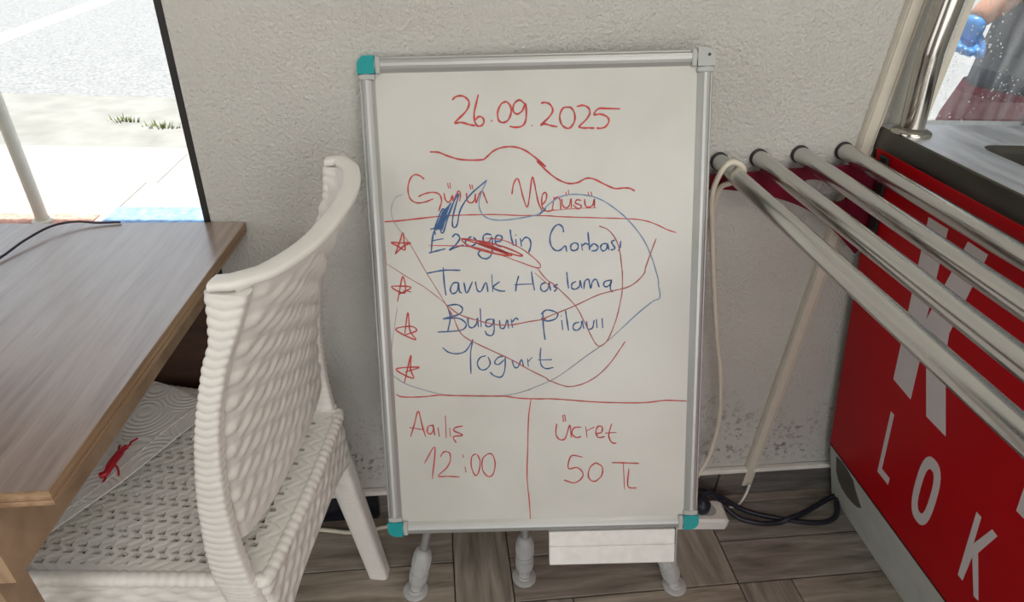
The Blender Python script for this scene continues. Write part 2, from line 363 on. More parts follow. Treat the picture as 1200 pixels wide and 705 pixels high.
# windows
def window(name, x0, x1, z0, z1, frame_m, glass_m, fw):
    b = MB()
    b.box(x1-fw, x1, .004, .04, z0, z1, WF); b.box(x0, x0+fw, .004, .04, z0, z1, WF)
    b.box(x0+fw, x1-fw, .004, .04, z0, z0+fw, WF); b.box(x0+fw, x1-fw, .004, .04, z1-fw, z1, WF)
    w = struct(b.build(name, frame_m))
    p = MB(); p.box(x0+fw-.002, x1-fw+.002, .018, .024, z0+fw-.002, z1-fw+.002, WF); p.build('pane', glass_m, w); return w
window('window_1', -2.9, -.387, .03, 2.25, 'black_frame', 'clear_glass', .010)
window('window_2', .834, 2.35, .90, 2.25, 'beige_plastic', 'splashed_glass', .012)
# baseboard tiles with the painted plaster bead on top of them
b = MB(); b.box(-.385, .99, -.004, 0, 0, .078, WF); bb = struct(b.build('baseboard_front', 'joint'))
bt = [(-.384, -.158, 'black_tile'), (-.155, .218, 'skirting_tile'), (.221, .655, 'skirting_tile'), (.658, .742, 'skirting_tile'), (.745, .99, 'skirting_tile')]
for x0, x1, m in bt:
    b = MB(); b.box(x0+.001, x1-.001, -.014, -.004, .001, .078, WF, bev=.0015); o = b.build('tile', m, bb)
    if m == 'black_tile': o['label'] = 'black baseboard tile'
b = MB(); b.box(-.385, .99, -.016, 0, .078, .090, WF, bev=.003); struct(b.build('trim_1', 'white_paint'))

# the street outside
b = MB(); b.box(-40, 40, -40, 60, -.30, -.14); struct(b.build('far_ground', 'far_ground'))
b = MB(); b.box(-12, 12, 3.62, 4.97, -.14, -.08); struct(b.build('street_verge', 'verge'))
b = MB(); b.box(-30, 30, 4.97, 40, -.14, -.085); road = struct(b.build('street_road', 'road'))
b = MB(); b.box(-12, 12, 1.10, 3.50, -.13, -.012); pave = struct(b.build('pavement', 'pavement_joint'))
sx = [-4.4, -3.42, -2.44, -1.46, -.48, .5, 1.48, 2.46, 3.44, 4.42]
for (y0, y1) in ((1.12, 1.60), (1.60, 2.08), (2.08, 2.58), (2.58, 3.05), (3.05, 3.50)):
    for i in range(len(sx)-1):
        off = 0 if y0 < 3 else .05
        b = MB(); b.box(sx[i]+.002+off, sx[i+1]-.002+off, y0+.002, y1-.002, -.012, 0, bev=.002); b.build('slab', 'slab', pave)
b = MB(); b.box(-12, 12, 3.50, 3.62, -.13, -.01, bev=.008); struct(b.build('kerb', 'kerb'))
b = MB(); b.prism([(-3.6, 3.64), (-1.9, 3.64), (-1.7, 3.66), (-2.0, 3.72), (-2.5, 3.73), (-2.8, 3.80), (-3.6, 3.78)], ((0,0,-.08), (1,0,0), (0,1,0), (0,0,1)), .004)
tag(b.build('gutter_dirt', 'gutter_dirt'), 'strip of brown dirt lying in the gutter beyond the pavement', 'dirt', kind='stuff')
b = MB(); b.prism([(-4.36, 5.9), (-4.14, 5.9), (-4.75, 11.5), (-5.01, 11.5)], ((0,0,-.085), (1,0,0), (0,1,0), (0,0,1)), .004); b.build('lane_marking', 'road_paint', road)
random.seed(4)
for (wx, wyy, lab) in ((-2.1, 4.34, 'patch of small green weeds growing in the road, the one further from the window edge'), (-1.83, 4.22, 'patch of small green weeds growing in the road, the one nearest the window edge')):
    b = MB()
    for i in range(38):
        a = random.uniform(0, 2*PI); r = random.uniform(0, .07); l = random.uniform(.02, .05); px, py = wx+r*1.7*math.cos(a), wyy+r*.6*math.sin(a)
        d = Vector((math.cos(a), math.sin(a), 0)); s = Vector((-d.y, d.x, 0))*.006
        b.add([Vector((px, py, -.08))-s, Vector((px, py, -.08))+s, Vector((px, py, -.08))+d*l*.5+Vector((0, 0, l))], [(0,1,2)])
    tag(b.build('weed', 'weed'), lab, 'weeds', 'weeds in the street', kind='stuff')
b = MB(); b.box(-3.4, -1.50, 2.16, 2.66, .001, .007, bev=.002)  # flat strip whose red paints the tinted shade on the ground
tag(b.build('tinted_strip', 'tint_red'), 'red speckled strip of tinted shade on the pavement outside the window', 'mat')
b = MB(); b.box(-1.46, -.2, 2.20, 2.74, .001, .007, bev=.002)  # tint of the shaded ground put into this strip's blue
tag(b.build('tinted_strip', 'tint_blue'), 'blue strip of tinted shade on the pavement outside the window', 'mat')
t = empty('awning_pole', (-1.69, 2.58, 0)); tag(t, 'slim pale pole standing on the pavement outside the left window', 'pole')
b = MB(); b.tube([(-1.69, 2.58, .012), (-1.69, 2.55, 2.70)], .024, 16); b.build('pole_tube', 'beige_plastic', t)
aw = empty('awning', (-2.0, 1.9, 2.7)); tag(aw, 'unseen canvas awning added to shade the pavement outside the left window', 'awning')  # awning out of view, added to shade the pole and pavement
b = MB(); b.box(-4.2, .2, 1.17, 2.60, 2.705, 2.715); b.box(-4.2, .2, 2.595, 2.60, 2.55, 2.705); b.build('canvas', 'beige_plastic', aw)
b = MB(); b.lathe((-1.69, 2.58, .008), (0,0,1), [(0, .04), (.006, .04), (.010, .028), (.02, .028)]); b.build('base_flange', 'beige_plastic', t)

# ------------------------------------------------------------------ flip-chart whiteboard on its tripod
BT = Vector((-0.12612, 0.97503, 1.01481)); BX = Vector((0.99434, -0.08099, 0.0688)).normalized(); BY = Vector((0.03541, -0.36266, -0.93125)); BY = (BY - BX*BX.dot(BY)).normalized()
BN = BY.cross(BX).normalized()               # out of the board, towards the room
BW, BH = 0.5245, 0.7705
BF = (BT, BX, BY, BN)
board = empty('whiteboard', (0.16, 0.79, 0)); tag(board, 'white flip-chart board with red and blue handwritten menu leaning on a tripod', 'whiteboard')
b = MB(); b.box(.012, BW-.012, .012, BH-.012, -.014, -.006, BF); b.build('writing_surface', 'board_white', board)
def rail(p0, p1, inward):
    """rounded aluminium edge profile with a step on the inner side"""
    p0, p1 = Vector(p0), Vector(p1); d = (p1-p0); L = d.length; d.normalize(); i = Vector(inward)
    prof = [(0, -.016), (0, -.006), (.0015, -.0052), (.003, -.0052), (.0035, -.003), (.006, -.0008), (.010, 0), (.014, -.0006), (.018, -.0025), (.021, -.0045), (.0235, -.006), (.0235, -.016)]
    vs = []; n = len(prof)
    for e in (0, L):
        for a, z in prof: 
            q = p0 + d*e + i*a; vs.append(BT + BX*q.x + BY*q.y + BN*z)
    return vs, [tuple(range(n)), tuple(range(2*n-1, n-1, -1))] + [(k, k+n, (k+1) % n + n, (k+1) % n) for k in range(n)]
for p0, p1, inn in (((.024, 0), (BW-.024, 0), (0, 1)), ((.024, BH), (BW-.024, BH), (0, -1)), ((0, .024), (0, BH-.024), (1, 0)), ((BW, .024), (BW, BH-.024), (-1, 0))):
    p0 = Vector((*p0, 0)); p1 = Vector((*p1, 0)); b = MB(); vs, fs = rail(p0, p1, (*inn, 0)); b.add(vs, fs); b.build('frame_rail', 'aluminium', board, recalc=True)
def corner(cx, cy, sx, sy, cap):
    n = 8; poly = []
    r = .014
    for k in range(n+1): a = PI + PI/2*k/n; poly.append((r + r*math.cos(a), r + r*math.sin(a)))
    poly += [(.0255, 0), (.0255, .0255), (0, .0255)]
    P = [(cx + sx*(p[0]-.001), cy + sy*(p[1]-.001)) for p in poly]
    b = MB(); O, ex, ey, ez = BF; b.prism(P, (O - BN*.017, ex, ey, ez), .018)
    m = 'teal_plastic' if cap else 'grey_plastic'; o = b.build('corner_cap', m, board, recalc=True); o['label'] = 'teal corner cap' if cap else 'grey corner piece with its cap missing'
    b = MB()
    for (x0, x1, y0, y1) in ((.0255, .033, .001, .0245), (.001, .0245, .0255, .033)):
        xa, xb = sorted((cx+sx*x0, cx+sx*x1)); ya, yb = sorted((cy+sy*y0, cy+sy*y1)); b.box(xa, xb, ya, yb, -.0165, .0008, BF, bev=.001)
    b.build('corner_sleeve', 'grey_plastic', o)
    if not cap:
        b = MB(); c = BT + BX*(cx+sx*.008) + BY*(cy+sy*.009) + BN*.001; b.lathe(c, BN, [(0, .0022), (.0008, .0022)], 12); b.build('screw_hole', 'dark_metal', o)
corner(0, 0, 1, 1, True); corner(BW, 0, -1, 1, False); corner(0, BH, 1, -1, True); corner(BW, BH, -1, -1, True)
# pen tray hanging under the lower rail
b = MB(); b.box(.272, .487, .7725, .799, -.016, -.003, BF, bev=.001); b.box(.272, .487, .8005, .834, -.016, -.002, BF, bev=.001); b.box(.272, .487, .79, .81, -.015, -.005, BF)
tr = b.build('pen_tray', 'tray_white', board); 
b = MB(); b.box(.488, .4905, .7725, .834, -.026, -.002, BF, bev=.0008); b.build('tray_end', 'grey_plastic', tr)
# handwriting, thin layers of ink on the surface
STROKES = [
    ('date', 'red', 3.77, '1365,636 1426,588 1525,583 1602,641 1611,717 1556,811 1453,904 1391,968 1491,962 1609,996 1696,1013|1758,566 1718,701 1686,833 1690,948 1727,1014 1787,1016 1828,963 1811,901 1752,884 1702,929|1933,938 1952,958|2174,674 2094,710 2039,822 2048,937 2106,977 2187,948 2237,846 2231,743 2174,674|2449,718 2372,659 2291,707 2269,809 2328,860 2408,812 2457,711 2466,871 2444,985 2383,1041 2284,1050 2212,1033|2543,1026 2559,1038|2686,716 2746,702 2825,734 2863,823 2803,917 2682,1029 2742,1011 2841,1041 2932,1058|3101,779 3022,788 2970,883 2981,998 3040,1068 3119,1078 3188,983 3188,869 3141,791 3082,775|3220,774 3319,757 3398,797 3418,874 3359,968 3259,1062 3319,1083 3418,1085 3490,1091|3874,820 3696,812 3545,812 3482,895 3577,889 3677,930 3705,996 3657,1071 3578,1096 3518,1087'),
    ('flourish', 'red', 3.48, '993,1380 1133,1391 1271,1449 1469,1505 1770,1516 1852,1475 1955,1391 2077,1344 2237,1332 2397,1371 2555,1472 2750,1642 2614,1552 2773,1713 2933,1836 3094,1899 3236,1887 3358,1830 3479,1841 3662,1933 3804,1992 3926,1987 4028,1994 4109,2036'),
    ('heading_rule', 'red', 2.32, '247,2412 508,2400 1031,2354 1240,2343 1578,2339 1942,2342 2331,2365 2740,2380 2998,2402 3519,2430 4015,2458 4250,2487 4434,2548 4619,2639 4764,2689'),
    ('heading_rule', 'red', 3.19, '247,2412 508,2400 1031,2354'),
    ('heading', 'red', 2.9, '891,1784 829,1732 753,1712 687,1759 642,1866 636,1980 669,2083 757,2136 887,2126 1018,2079|787,2042 893,1999 1023,1984 1112,2017 1141,2107 1116,2196 1087,2272|1240,1848 1257,1932|1277,1843 1286,1932|1182,1993 1199,2096 1236,2135 1275,2118 1310,2035 1316,2129|1332,2112 1370,2023 1410,1973 1434,2025 1417,2132|1579,1876 1597,1953|1615,1882 1628,1948|1526,2002 1534,2117 1584,2156 1637,2127 1667,2018|1662,2018 1667,2158 1718,2032 1771,1987 1807,2072 1843,2170|2222,2044 2251,1892 2305,1805 2342,1869 2389,2074 2451,2242 2493,2076 2537,1793 2573,1900 2621,2156 2683,2311|2675,2221 2741,2146 2755,2057 2730,2026 2690,2068 2676,2183 2700,2273 2765,2313 2869,2290|2838,2295 2871,2098|2871,2131 2923,2099 2961,2151 2973,2293|2987,2126 3000,2229 3051,2269 3103,2232 3130,2130 3134,2271|3048,2026 3063,2090|3087,1996 3099,2078|3290,2159 3220,2150 3194,2196 3259,2223 3290,2254 3233,2286 3160,2220|3337,2135 3350,2238 3402,2265 3467,2228 3487,2139 3488,2275|3389,2034 3410,2098|3435,2030 3451,2094'),
    ('heading', 'red', 1.45, '2687,2312 3129,2284 3519,2275'),
    ('star', 'red', 3.19, '379,2920 448,2763 518,2590 529,2726 535,2857 433,2797 327,2734 475,2746 632,2750 512,2799 379,2920|404,2854 493,2673'),
    ('star', 'red', 2.9, '371,3672 479,3268 500,3536 288,3429 602,3446 402,3555|473,3489 598,3523'),
    ('star', 'red', 2.9, '457,4202 529,3848 543,4147 627,4301 313,4125 562,4078 650,4150 462,4215'),
    ('star', 'red', 3.19, '401,5028 536,4555 517,4787 552,4944 284,4781 665,4758 427,4833|454,4915 552,4944'),
    ('soup_line', 'blue', 3.33, '1028,2524 978,2659 942,2907|944,2546 1023,2529 1123,2516|961,2724 1146,2694|905,2912 1032,2883 1165,2852|1278,2679 1332,2628 1383,2656 1394,2708 1325,2798 1230,2875 1350,2825 1456,2801|1579,2673 1498,2724 1483,2789 1534,2824 1613,2805 1655,2741 1605,2682|1893,2655 1815,2638 1762,2678 1772,2757 1851,2759 1892,2694 1903,2786 1885,2944 1817,3021 1725,3006 1674,2939 1715,2892|1943,2756 2035,2750 2050,2685 1985,2663 1944,2722 1967,2814 2045,2842|2183,2579 2194,2689 2229,2834|2266,2730 2274,2848|2262,2659 2275,2670|2337,2718 2353,2850|2354,2771 2416,2707 2481,2735 2500,2827 2464,2945|3009,2643 2997,2565 2932,2519 2853,2575 2799,2704 2811,2835 2876,2916 2954,2918 3034,2854 3059,2947|3179,2805 3126,2843 3125,2909 3178,2931 3231,2898 3231,2832 3179,2805|3284,2820 3304,2932|3297,2860 3349,2822 3402,2844|3389,2645 3404,2797 3415,2929|3415,2889 3481,2831 3546,2880 3520,2932 3441,2943|3678,2830 3612,2842 3586,2894 3625,2947 3683,2909 3691,2831 3718,2936|3808,2781 3756,2806 3783,2859 3810,2912 3744,2937|3900,2796 3891,2888 3862,2953'),
    ('chicken_line', 'blue', 3.19, '857,3232 1124,3190 1388,3197|1120,3144 1123,3352 1143,3592|1343,3388 1266,3401 1217,3492 1244,3564 1322,3526 1352,3394 1358,3527 1397,3559|1434,3390 1473,3561 1571,3378|1616,3379 1642,3518 1702,3535 1782,3399 1808,3554|1877,3272 1884,3555|2001,3389 1892,3479 1991,3537 2082,3545|2300,3304 2261,3442 2246,3558|2230,3447 2525,3439|2501,3239 2517,3387 2545,3547|2726,3423 2655,3452 2645,3528 2699,3567 2761,3516 2777,3424 2797,3554|2914,3458 2846,3481 2898,3525 2852,3571|3055,3262 3066,3400 3083,3530|3202,3419 3142,3448 3132,3519 3187,3542 3254,3497 3263,3405 3293,3529|3324,3545 3339,3423 3400,3393 3430,3533 3461,3426 3521,3396 3567,3521|3740,3411 3658,3431 3637,3492 3689,3514 3749,3464 3758,3402 3741,3540 3784,3603'),
    ('rice_line', 'blue', 3.19, '1154,3754 1198,3943 1148,4169|1154,3754 1313,3743 1396,3807 1337,3900 1074,3971|1074,3971 1304,3961 1425,4027 1437,4107 1327,4167 981,4183|1473,3950 1484,4092 1544,4125 1608,4064 1626,3970 1640,4118|1677,3814 1683,4119|1871,3992 1778,4005 1754,4083 1806,4116 1869,4070 1886,3992 1887,4181 1848,4260 1771,4242 1742,4178|1978,4010 1990,4136 2051,4138 2101,4013 2122,4156|2162,3999 2184,4141|2180,4047 2239,3985 2279,4018|2670,3902 2676,4138 2701,4355|2639,3933 2726,3866 2848,3891 2909,3940 2862,4017 2724,4045 2638,3995|2969,4035 2984,4200|2961,3963 2967,3976|3032,3880 3055,4053 3079,4212|3252,4074 3169,4103 3153,4182 3215,4209 3276,4154 3292,4059 3323,4186|3363,4061 3384,4188 3461,4174 3486,4049|3523,4034 3532,4176|3615,4020 3625,4185'),
    ('yogurt_line', 'blue', 2.9, '1053,4440 1142,4519 1281,4548 1422,4504 1537,4331|1543,4315 1498,4554 1491,4893|1745,4593 1650,4622 1601,4718 1644,4816 1737,4819 1809,4723 1775,4609|2048,4607 1945,4624 1881,4709 1942,4746 2038,4665|2055,4601 2043,4827 1983,4955 1874,4936 1798,4869|2162,4668 2190,4782 2252,4800 2317,4672 2346,4802|2411,4658 2424,4794|2419,4713 2489,4638|2631,4481 2616,4647 2636,4777 2713,4834 2832,4815|2575,4685 2808,4685'),
    ('scribble', 'blue', 3.19, '1023,2634 1018,2529 1126,2273 1170,2262 1054,2543 1220,2204 1079,2557 1274,2149 1114,2532 1145,2598 1225,2379 1340,2112 1408,2024 1326,2278 1293,2432 1305,2523 1364,2486 1425,2255 1589,2029 1849,1819'),
    ('scribble', 'blue', 3.19, '1022,2555 1152,2274|1037,2569 1192,2236|1061,2551 1246,2186|1089,2518 1287,2144|1107,2584 1313,2150|1131,2558 1214,2327'),
    ('loop_line', 'blue', 2.46, '1849,1819 1744,2032 1713,2185 1748,2314 1836,2394 1991,2429 2200,2424 2461,2389 2644,2349 2741,2274 2634,2362 2766,2224 2923,2117 3078,2070 3260,2069 3467,2107 3648,2186 3831,2314 3988,2452 4148,2632 4282,2832 4378,3045 4448,3247 4505,3449 4501,3498 4530,3709 4409,3774 4167,3972 3924,4202'),
    ('loop_line', 'grey', 1.89, '3924,4202 3678,4418 3369,4635 3056,4869 2805,5026 2426,5183 2448,5180 2132,5261 1817,5279 1503,5271 1033,5232 631,5116 386,5011 236,4893 213,4876'),
    ('loop_line', 'grey', 1.3, '213,4876 232,4457 301,4077 365,3765|557,2004 452,2039 380,2153 360,2280 402,2436 522,2621'),
    ('crossing_line', 'red', 1.45, '522,2621 642,2808 833,3183 931,3359 1046,3565 1145,3754|232,2863 233,3062|233,3062 589,3310 809,3451 1043,3643 1145,3738'),
    ('crossing_line', 'red', 2.46, '1145,3754 1244,3944 1327,4167 1445,4297 1718,4448 2146,4667 2454,4853 2705,4990 2742,5024 2960,5121 3117,5148 3337,5095 3556,4964 3742,4773 3896,4552 3988,4410|1145,3738 1337,3900 1610,4001 1914,4081 2160,4093 2469,4045 2718,4013 2663,4012 2848,3938 3186,3806 3522,3653 3765,3587 4009,3532 4160,3443 4279,3308 4289,3243 4377,2979 4451,2776'),
    ('crossing_line', 'red', 2.32, '2591,3187 2727,3364 2883,3488 3186,3806 3338,4092 3461,4349 3524,4452 3601,4474 3709,4371 3830,4073 3904,3762 3933,3545 3930,3299 3918,3207 3889,2967 3821,2768 3703,2621 3559,2555|2552,3265 2792,3486'),
    ('strikeout', 'red', 3.19, '1421,2696 1667,2780 1927,2866 2187,2964 2134,2984 1872,2930 1560,2830 1433,2709 1772,2770 2135,2950 1668,2741 2033,2829 2345,2968 2266,2980 1667,2780 1978,2906 2160,2972'),
    ('strikeout', 'red', 2.03, '1800,2705 2061,2738 2347,2876 2554,3040 2645,3148 2591,3187 2316,3087 1925,2932 1560,2830 906,2793'),
    ('lower_rule', 'red', 2.61, '263,5206 360,5253 678,5261 962,5239 1191,5252 1562,5266 1809,5276 2057,5290 2269,5325 2587,5345 2854,5353 3562,5426 4272,5455 4650,5425 5006,5445'),
    ('divider_rule', 'red', 2.46, '2456,5349 2411,5666 2388,6160 2366,6742 2395,7137 2407,7498'),
    ('opening_word', 'red', 2.9, '456,5948 529,5730 605,5506 653,5733 703,5954|444,5784 666,5828|841,5757 758,5773 736,5868 788,5907 838,5832 838,5745 854,5936|918,5797 929,5960|1045,5592 1042,5990|1107,5802 1115,5965|1330,5781 1204,5804 1176,5860 1316,5940 1161,5967 1204,6071'),
    ('opening_time', 'red', 2.75, '661,6422 848,6138 778,6706|930,6313 988,6230 1078,6240 1098,6357 1030,6510 879,6654 1041,6666 1241,6680|1303,6277 1315,6339|1331,6499 1349,6604|1527,6272 1453,6328 1440,6502 1496,6659 1559,6602 1588,6409 1545,6284|1725,6277 1632,6371 1626,6565 1713,6685 1797,6648 1839,6454 1797,6298 1725,6277'),
    ('price_word', 'red', 2.9, '2974,5631 2983,5756|3003,5621 3021,5747|2873,5779 2857,5955 2918,6059 3014,6036 3087,5810 3110,6028|3278,5850 3158,5862 3124,5962 3191,6030 3277,6017|3349,5842 3373,6035|3363,5918 3492,5856|3516,5973 3612,5950 3621,5859 3554,5847 3516,5947 3564,6040 3669,6028|3778,5803 3731,6004 3780,6133 3862,6150|3669,5967 3860,5957'),
    ('price', 'red', 2.9, '3300,6381 3108,6355 3058,6576 3203,6565 3300,6661 3275,6765 3154,6840 2984,6783|3517,6485 3421,6571 3396,6742 3494,6823 3614,6722 3624,6566 3517,6485|3783,6492 4000,6503 4241,6520|3976,6498 4005,6984|4073,6604 4053,6890 4102,6955 4209,6958'),
]
def ribbon(pts, w, z):
    P = smooth([(x, y, 0) for x, y in pts], 5); n = len(P); vs = []; fs = []
    for i, p in enumerate(P):
        t = (P[min(i+1, n-1)] - P[max(i-1, 0)]); t = t.normalized() if t.length > 1e-9 else Vector((1,0,0)); s = Vector((-t.y, t.x, 0))
        k = w/2*(0.85 + 0.3*math.sin(i*.9 + p.x*90)*.5)
        if i in (0, n-1): k *= .7
        for q in (p - s*k, p + s*k): vs.append(BT + BX*q.x + BY*q.y + BN*z)
    for i in range(n-1): fs.append((2*i, 2*i+1, 2*i+3, 2*i+2))
    return vs, fs
for k, (nm, colr, wpx, s) in enumerate(STROKES):
    sts = [[tuple(float(c)*1e-4 for c in q.split(',')) for q in st.split()] for st in s.split('|')]
    sts = sorted((st for st in sts if len(st) > 1), key=lambda st: min(p[0] for p in st)); words = []; right = -9
    for st in sts:                                # strokes that sit close together make one word
        x0 = min(p[0] for p in st)
        if x0 > right + .0145 or nm in ('crossing_line', 'loop_line'): words.append([])
        words[-1].append(st); right = max(right, max(p[0] for p in st))
    for wd in words:
        b = MB()
        for i, st in enumerate(wd): b.add(*ribbon(st, wpx*0.00086, -.0056 + k*.000012 + i*.0000008))
        o = b.build('handwriting', 'marker_' + ({'loop_line': 'pale', 'crossing_line': 'pale'}.get(nm, '') if colr != 'grey' else '') + colr, board); o['label'] = colr + ' marker ' + nm.replace('_', ' ')
# three telescopic legs with clutches and round pads
head = Vector((0.12, 0.952, 0.86))
b = MB(); b.box(-.05, .05, -.012, .012, -.03, .03, (head + Vector((0, -.004, .01)), (1,0,0), (0,.93,-.36), (0,.36,.93)), bev=.003); b.build('head_bracket', 'dark_metal', board)
for f, top in (((-.067, .787, .003), head+Vector((-.03,0,0))), ((.162, .804, .003), head+Vector((.02,.004,0))), ((.481, .764, .003), head+Vector((.045,0,0)))):
    f = Vector(f); d = (top-f).normalized()
    b = MB(); b.tube([f + d*.11, top], .0085, 14); lg = b.build('leg', 'aluminium', board)
    b = MB(); prof = [(.006, .0125), (.018, .0125), (.020, .0150), (.028, .0180), (.036, .0186), (.049, .0186), (.0505, .0166), (.0530, .0166), (.0545, .0190), (.060, .0190), (.0615, .0166), (.0640, .0166), (.0655, .0186), (.092, .0186), (.102, .0170), (.108, .0135), (.110, .0100)]
    b.lathe(f, d, prof, 20)
    for k in range(16):
        an = 2*PI*k/16; u = Vector((0,0,1)).cross(d).normalized(); w = d.cross(u); r = (u*math.cos(an)+w*math.sin(an))
        b.tube([f + d*.030 + r*.0182, f + d*.049 + r*.0186], .0010, 5); b.tube([f + d*.066 + r*.0186, f + d*.092 + r*.0184], .0010, 5)
    b.build('clutch', 'clutch_plastic', lg)
    b = MB(); b.lathe(Vector((f.x, f.y, .0)), (0,0,1), [(0, .0235), (.0015, .0255), (.0045, .0255), (.006, .0235), (.006, .0145), (.010, .0125)], 28); b.build('foot_pad', 'clutch_plastic', lg)

# ------------------------------------------------------------------ serving counter on the right
from mathutils.geometry import tessellate_polygon
def prism_holes(b, loops, fr, t):
    O, ex, ey, ez = map(Vector, fr); pl = [[Vector((p[0], p[1], 0)) for p in l] for l in loops]; tris = tessellate_polygon(pl); flat = [p for l in pl for p in l]; n = len(flat)
    vs = [O + ex*p.x + ey*p.y for p in flat] + [O + ex*p.x + ey*p.y + ez*t for p in flat]; fs = [tuple(tr) for tr in tris] + [tuple(i+n for i in tr)[::-1] for tr in tris]; k = 0
    for l in pl:
        m = len(l)
        for i in range(m): fs.append((k+i, k+(i+1) % m, n+k+(i+1) % m, n+k+i))
        k += m
    b.add(vs, fs)
PA = Vector((.745, 0, .89)); PB = Vector((.90, 0, .18)); PD = (PB-PA).normalized(); PN = Vector((0, -1, 0)).cross(PD).normalized()
if PN.x > 0: PN = -PN                         # out of the panel, towards the customer side
PF = (PA, Vector((0, 1, 0)), PD, PN)          # (y, distance down the panel, out)
counter = empty('serving_counter', (1.2, .2, 0)); tag(counter, 'serving counter with leaning red front panel and steel top', 'counter')
Y1 = .985; Y0c = -1.2
b = MB(); b.add([(.905, Y0c, .18), (1.62, Y0c, .18), (1.62, Y1-.004, .18), (.905, Y1-.004, .18), (.757, Y0c, .86), (1.62, Y0c, .86), (1.62, Y1-.004, .86), (.757, Y1-.004, .86)], [(3,2,1,0), (4,5,6,7), (0,1,5,4), (1,2,6,5), (2,3,7,6), (3,0,4,7)])
b.box(1.0, 1.60, Y0c+.03, Y1-.02, .0, .18); b.build('body', 'kick_grey', counter)
b = MB(); O, ey_, es, en = PF; b.box(Y0c, Y1, 0, .727, -.008, 0, (O, ey_, es, en)); pan = b.build('front_panel', 'panel_red', counter)
b = MB(); b.box(Y0c, Y1-.002, .724, .7275, -.008, .0012, (O, ey_, es, en)); b.build('panel_edge', 'dark_metal', counter)
# kick plate leaning out to the floor, with its dark cut-out
KA = Vector((.90, 0, .18)); KB = Vector((.965, 0, 0)); KD = (KB-KA).normalized(); KN = Vector((0, -1, 0)).cross(KD); KN = -KN if KN.x > 0 else KN
KF = (KA, Vector((0, 1, 0)), KD, KN)
b = MB(); b.box(Y0c, Y1, .002, .19, -.012, 0, KF); kick = b.build('kick_plate', 'kick_grey', counter)
b = MB(); b.prism([(.955, .012), (.930, .006), (.907, .008), (.886, .018), (.880, .035), (.868, .055), (.854, .074), (.868, .090), (.888, .100), (.912, .106), (.934, .103), (.950, .090), (.958, .066)], (KA + KN*.0002, Vector((0,1,0)), KD, KN), .0012)
o = b.build('cut_out', 'hole_dark', kick, recalc=True); o['label'] = 'dark cut-out in the kick plate'
# lettering
def letter(loops, nm='letter', up=.0004):
    b = MB(); prism_holes(b, loops, (PA + PN*up, Vector((0,1,0)), PD, PN), .0008); b.build(nm, 'letter_white', pan, recalc=True)
letter([[(.830, .061), (.786, .061), (.7865, .232), (.7437, .061), (.7046, .062), (.734, .222), (.7295, .262), (.6864, .402), (.7348, .402), (.7765, .262), (.7795, .262), (.7785, .401), (.8296, .396)]])
letter([[(.8180, .468), (.8085, .468), (.8085, .6175), (.7829, .6175), (.7829, .636), (.8180, .636)]])
def ring(cy, cs, a, c, n=28, p=2.6):
    out = []
    for k in range(n):
        t = 2*PI*k/n; co, si = math.cos(t), math.sin(t); out.append((cy + a*math.copysign(abs(co)**(2/p), co), cs + c*math.copysign(abs(si)**(2/p), si)))
    return out
letter([ring(.6935, .551, .0265, .084), ring(.6935, .551, .0125, .0575)])
letter([[(.5900, .477), (.5800, .477), (.5765, .541), (.5567, .477), (.5455, .479), (.5640, .548), (.5345, .636), (.5440, .638), (.5705, .566), (.5715, .636), (.5825, .636)]])
letter([[(.5340, .403), (.4960, .403), (.5230, .061), (.5520, .061)]])
# worktop: folded steel with a round-cornered well
def rrect(x0, x1, y0, y1, r, n=6):
    out = []
    for cx, cy, a0 in ((x1-r, y1-r, 0), (x0+r, y1-r, PI/2), (x0+r, y0+r, PI), (x1-r, y0+r, 1.5*PI)):
        for k in range(n+1): a = a0 + PI/2*k/n; out.append((cx + r*math.cos(a), cy + r*math.sin(a)))
    return out
wells = [rrect(.846, 1.42, .40, .902, .035), rrect(.846, 1.42, -.22, .30, .035), rrect(.846, 1.42, -.84, -.32, .035)]
b = MB(); prism_holes(b, [[(.749, Y0c), (1.66, Y0c), (1.66, wy(1.66)-.002), (.749, wy(.749)-.002)]] + wells, ((0, 0, .923), (1,0,0), (0,1,0), (0,0,1)), .002)
wt = b.build('worktop', 'worktop_steel', counter, recalc=True)
b = MB(); b.tube([(.7505, Y0c, .9215), (.7505, wy(.75)-.002, .9215)], .0035, 12); b.box(.7465, .7485, Y0c, wy(.75)-.002, .889, .9215); b.box(.7465, .775, Y0c, wy(.75)-.002, .887, .889)
b.build('worktop_edge', 'fascia_steel', counter)
for w in wells:
    b = MB(); n = len(w); rim = [Vector((x, y, .9245)) for x, y in w]; cx = sum(p.x for p in rim)/n; cy = sum(p.y for p in rim)/n
    rings = [(0, 0), (.004, -.003), (.008, -.014), (.012, -.13), (.03, -.145)]; vs = []
    for q, dz in rings:
        for p in rim: d = Vector((cx-p.x, cy-p.y, 0)); vs.append(p + d.normalized()*q + Vector((0, 0, dz)))
    fs = [(r*n+k, r*n+(k+1) % n, (r+1)*n+(k+1) % n, (r+1)*n+k) for r in range(len(rings)-1) for k in range(n)]; b.add(vs, fs, True)
    b.add([vs[(len(rings)-1)*n+k] for k in range(n)], [tuple(range(n))]); b.build('well', 'fascia_steel', counter)
# dark bracket bars with a bolt that carry the tray slide
for yy in (.955, .1, -.8):
    b = MB(); b.box(yy-.011, yy+.011, .004, .165, .0006, .006, PF, bev=.001); br = b.build('bracket_bar', 'dark_metal', counter)
    b = MB(); b.lathe(PA + Vector((0, yy, 0)) + PD*.15 + PN*.006, PN, [(0, .0065), (.004, .0065), (.0045, .0035), (.009, .003)], 6); b.build('bolt', 'rail_steel', br)

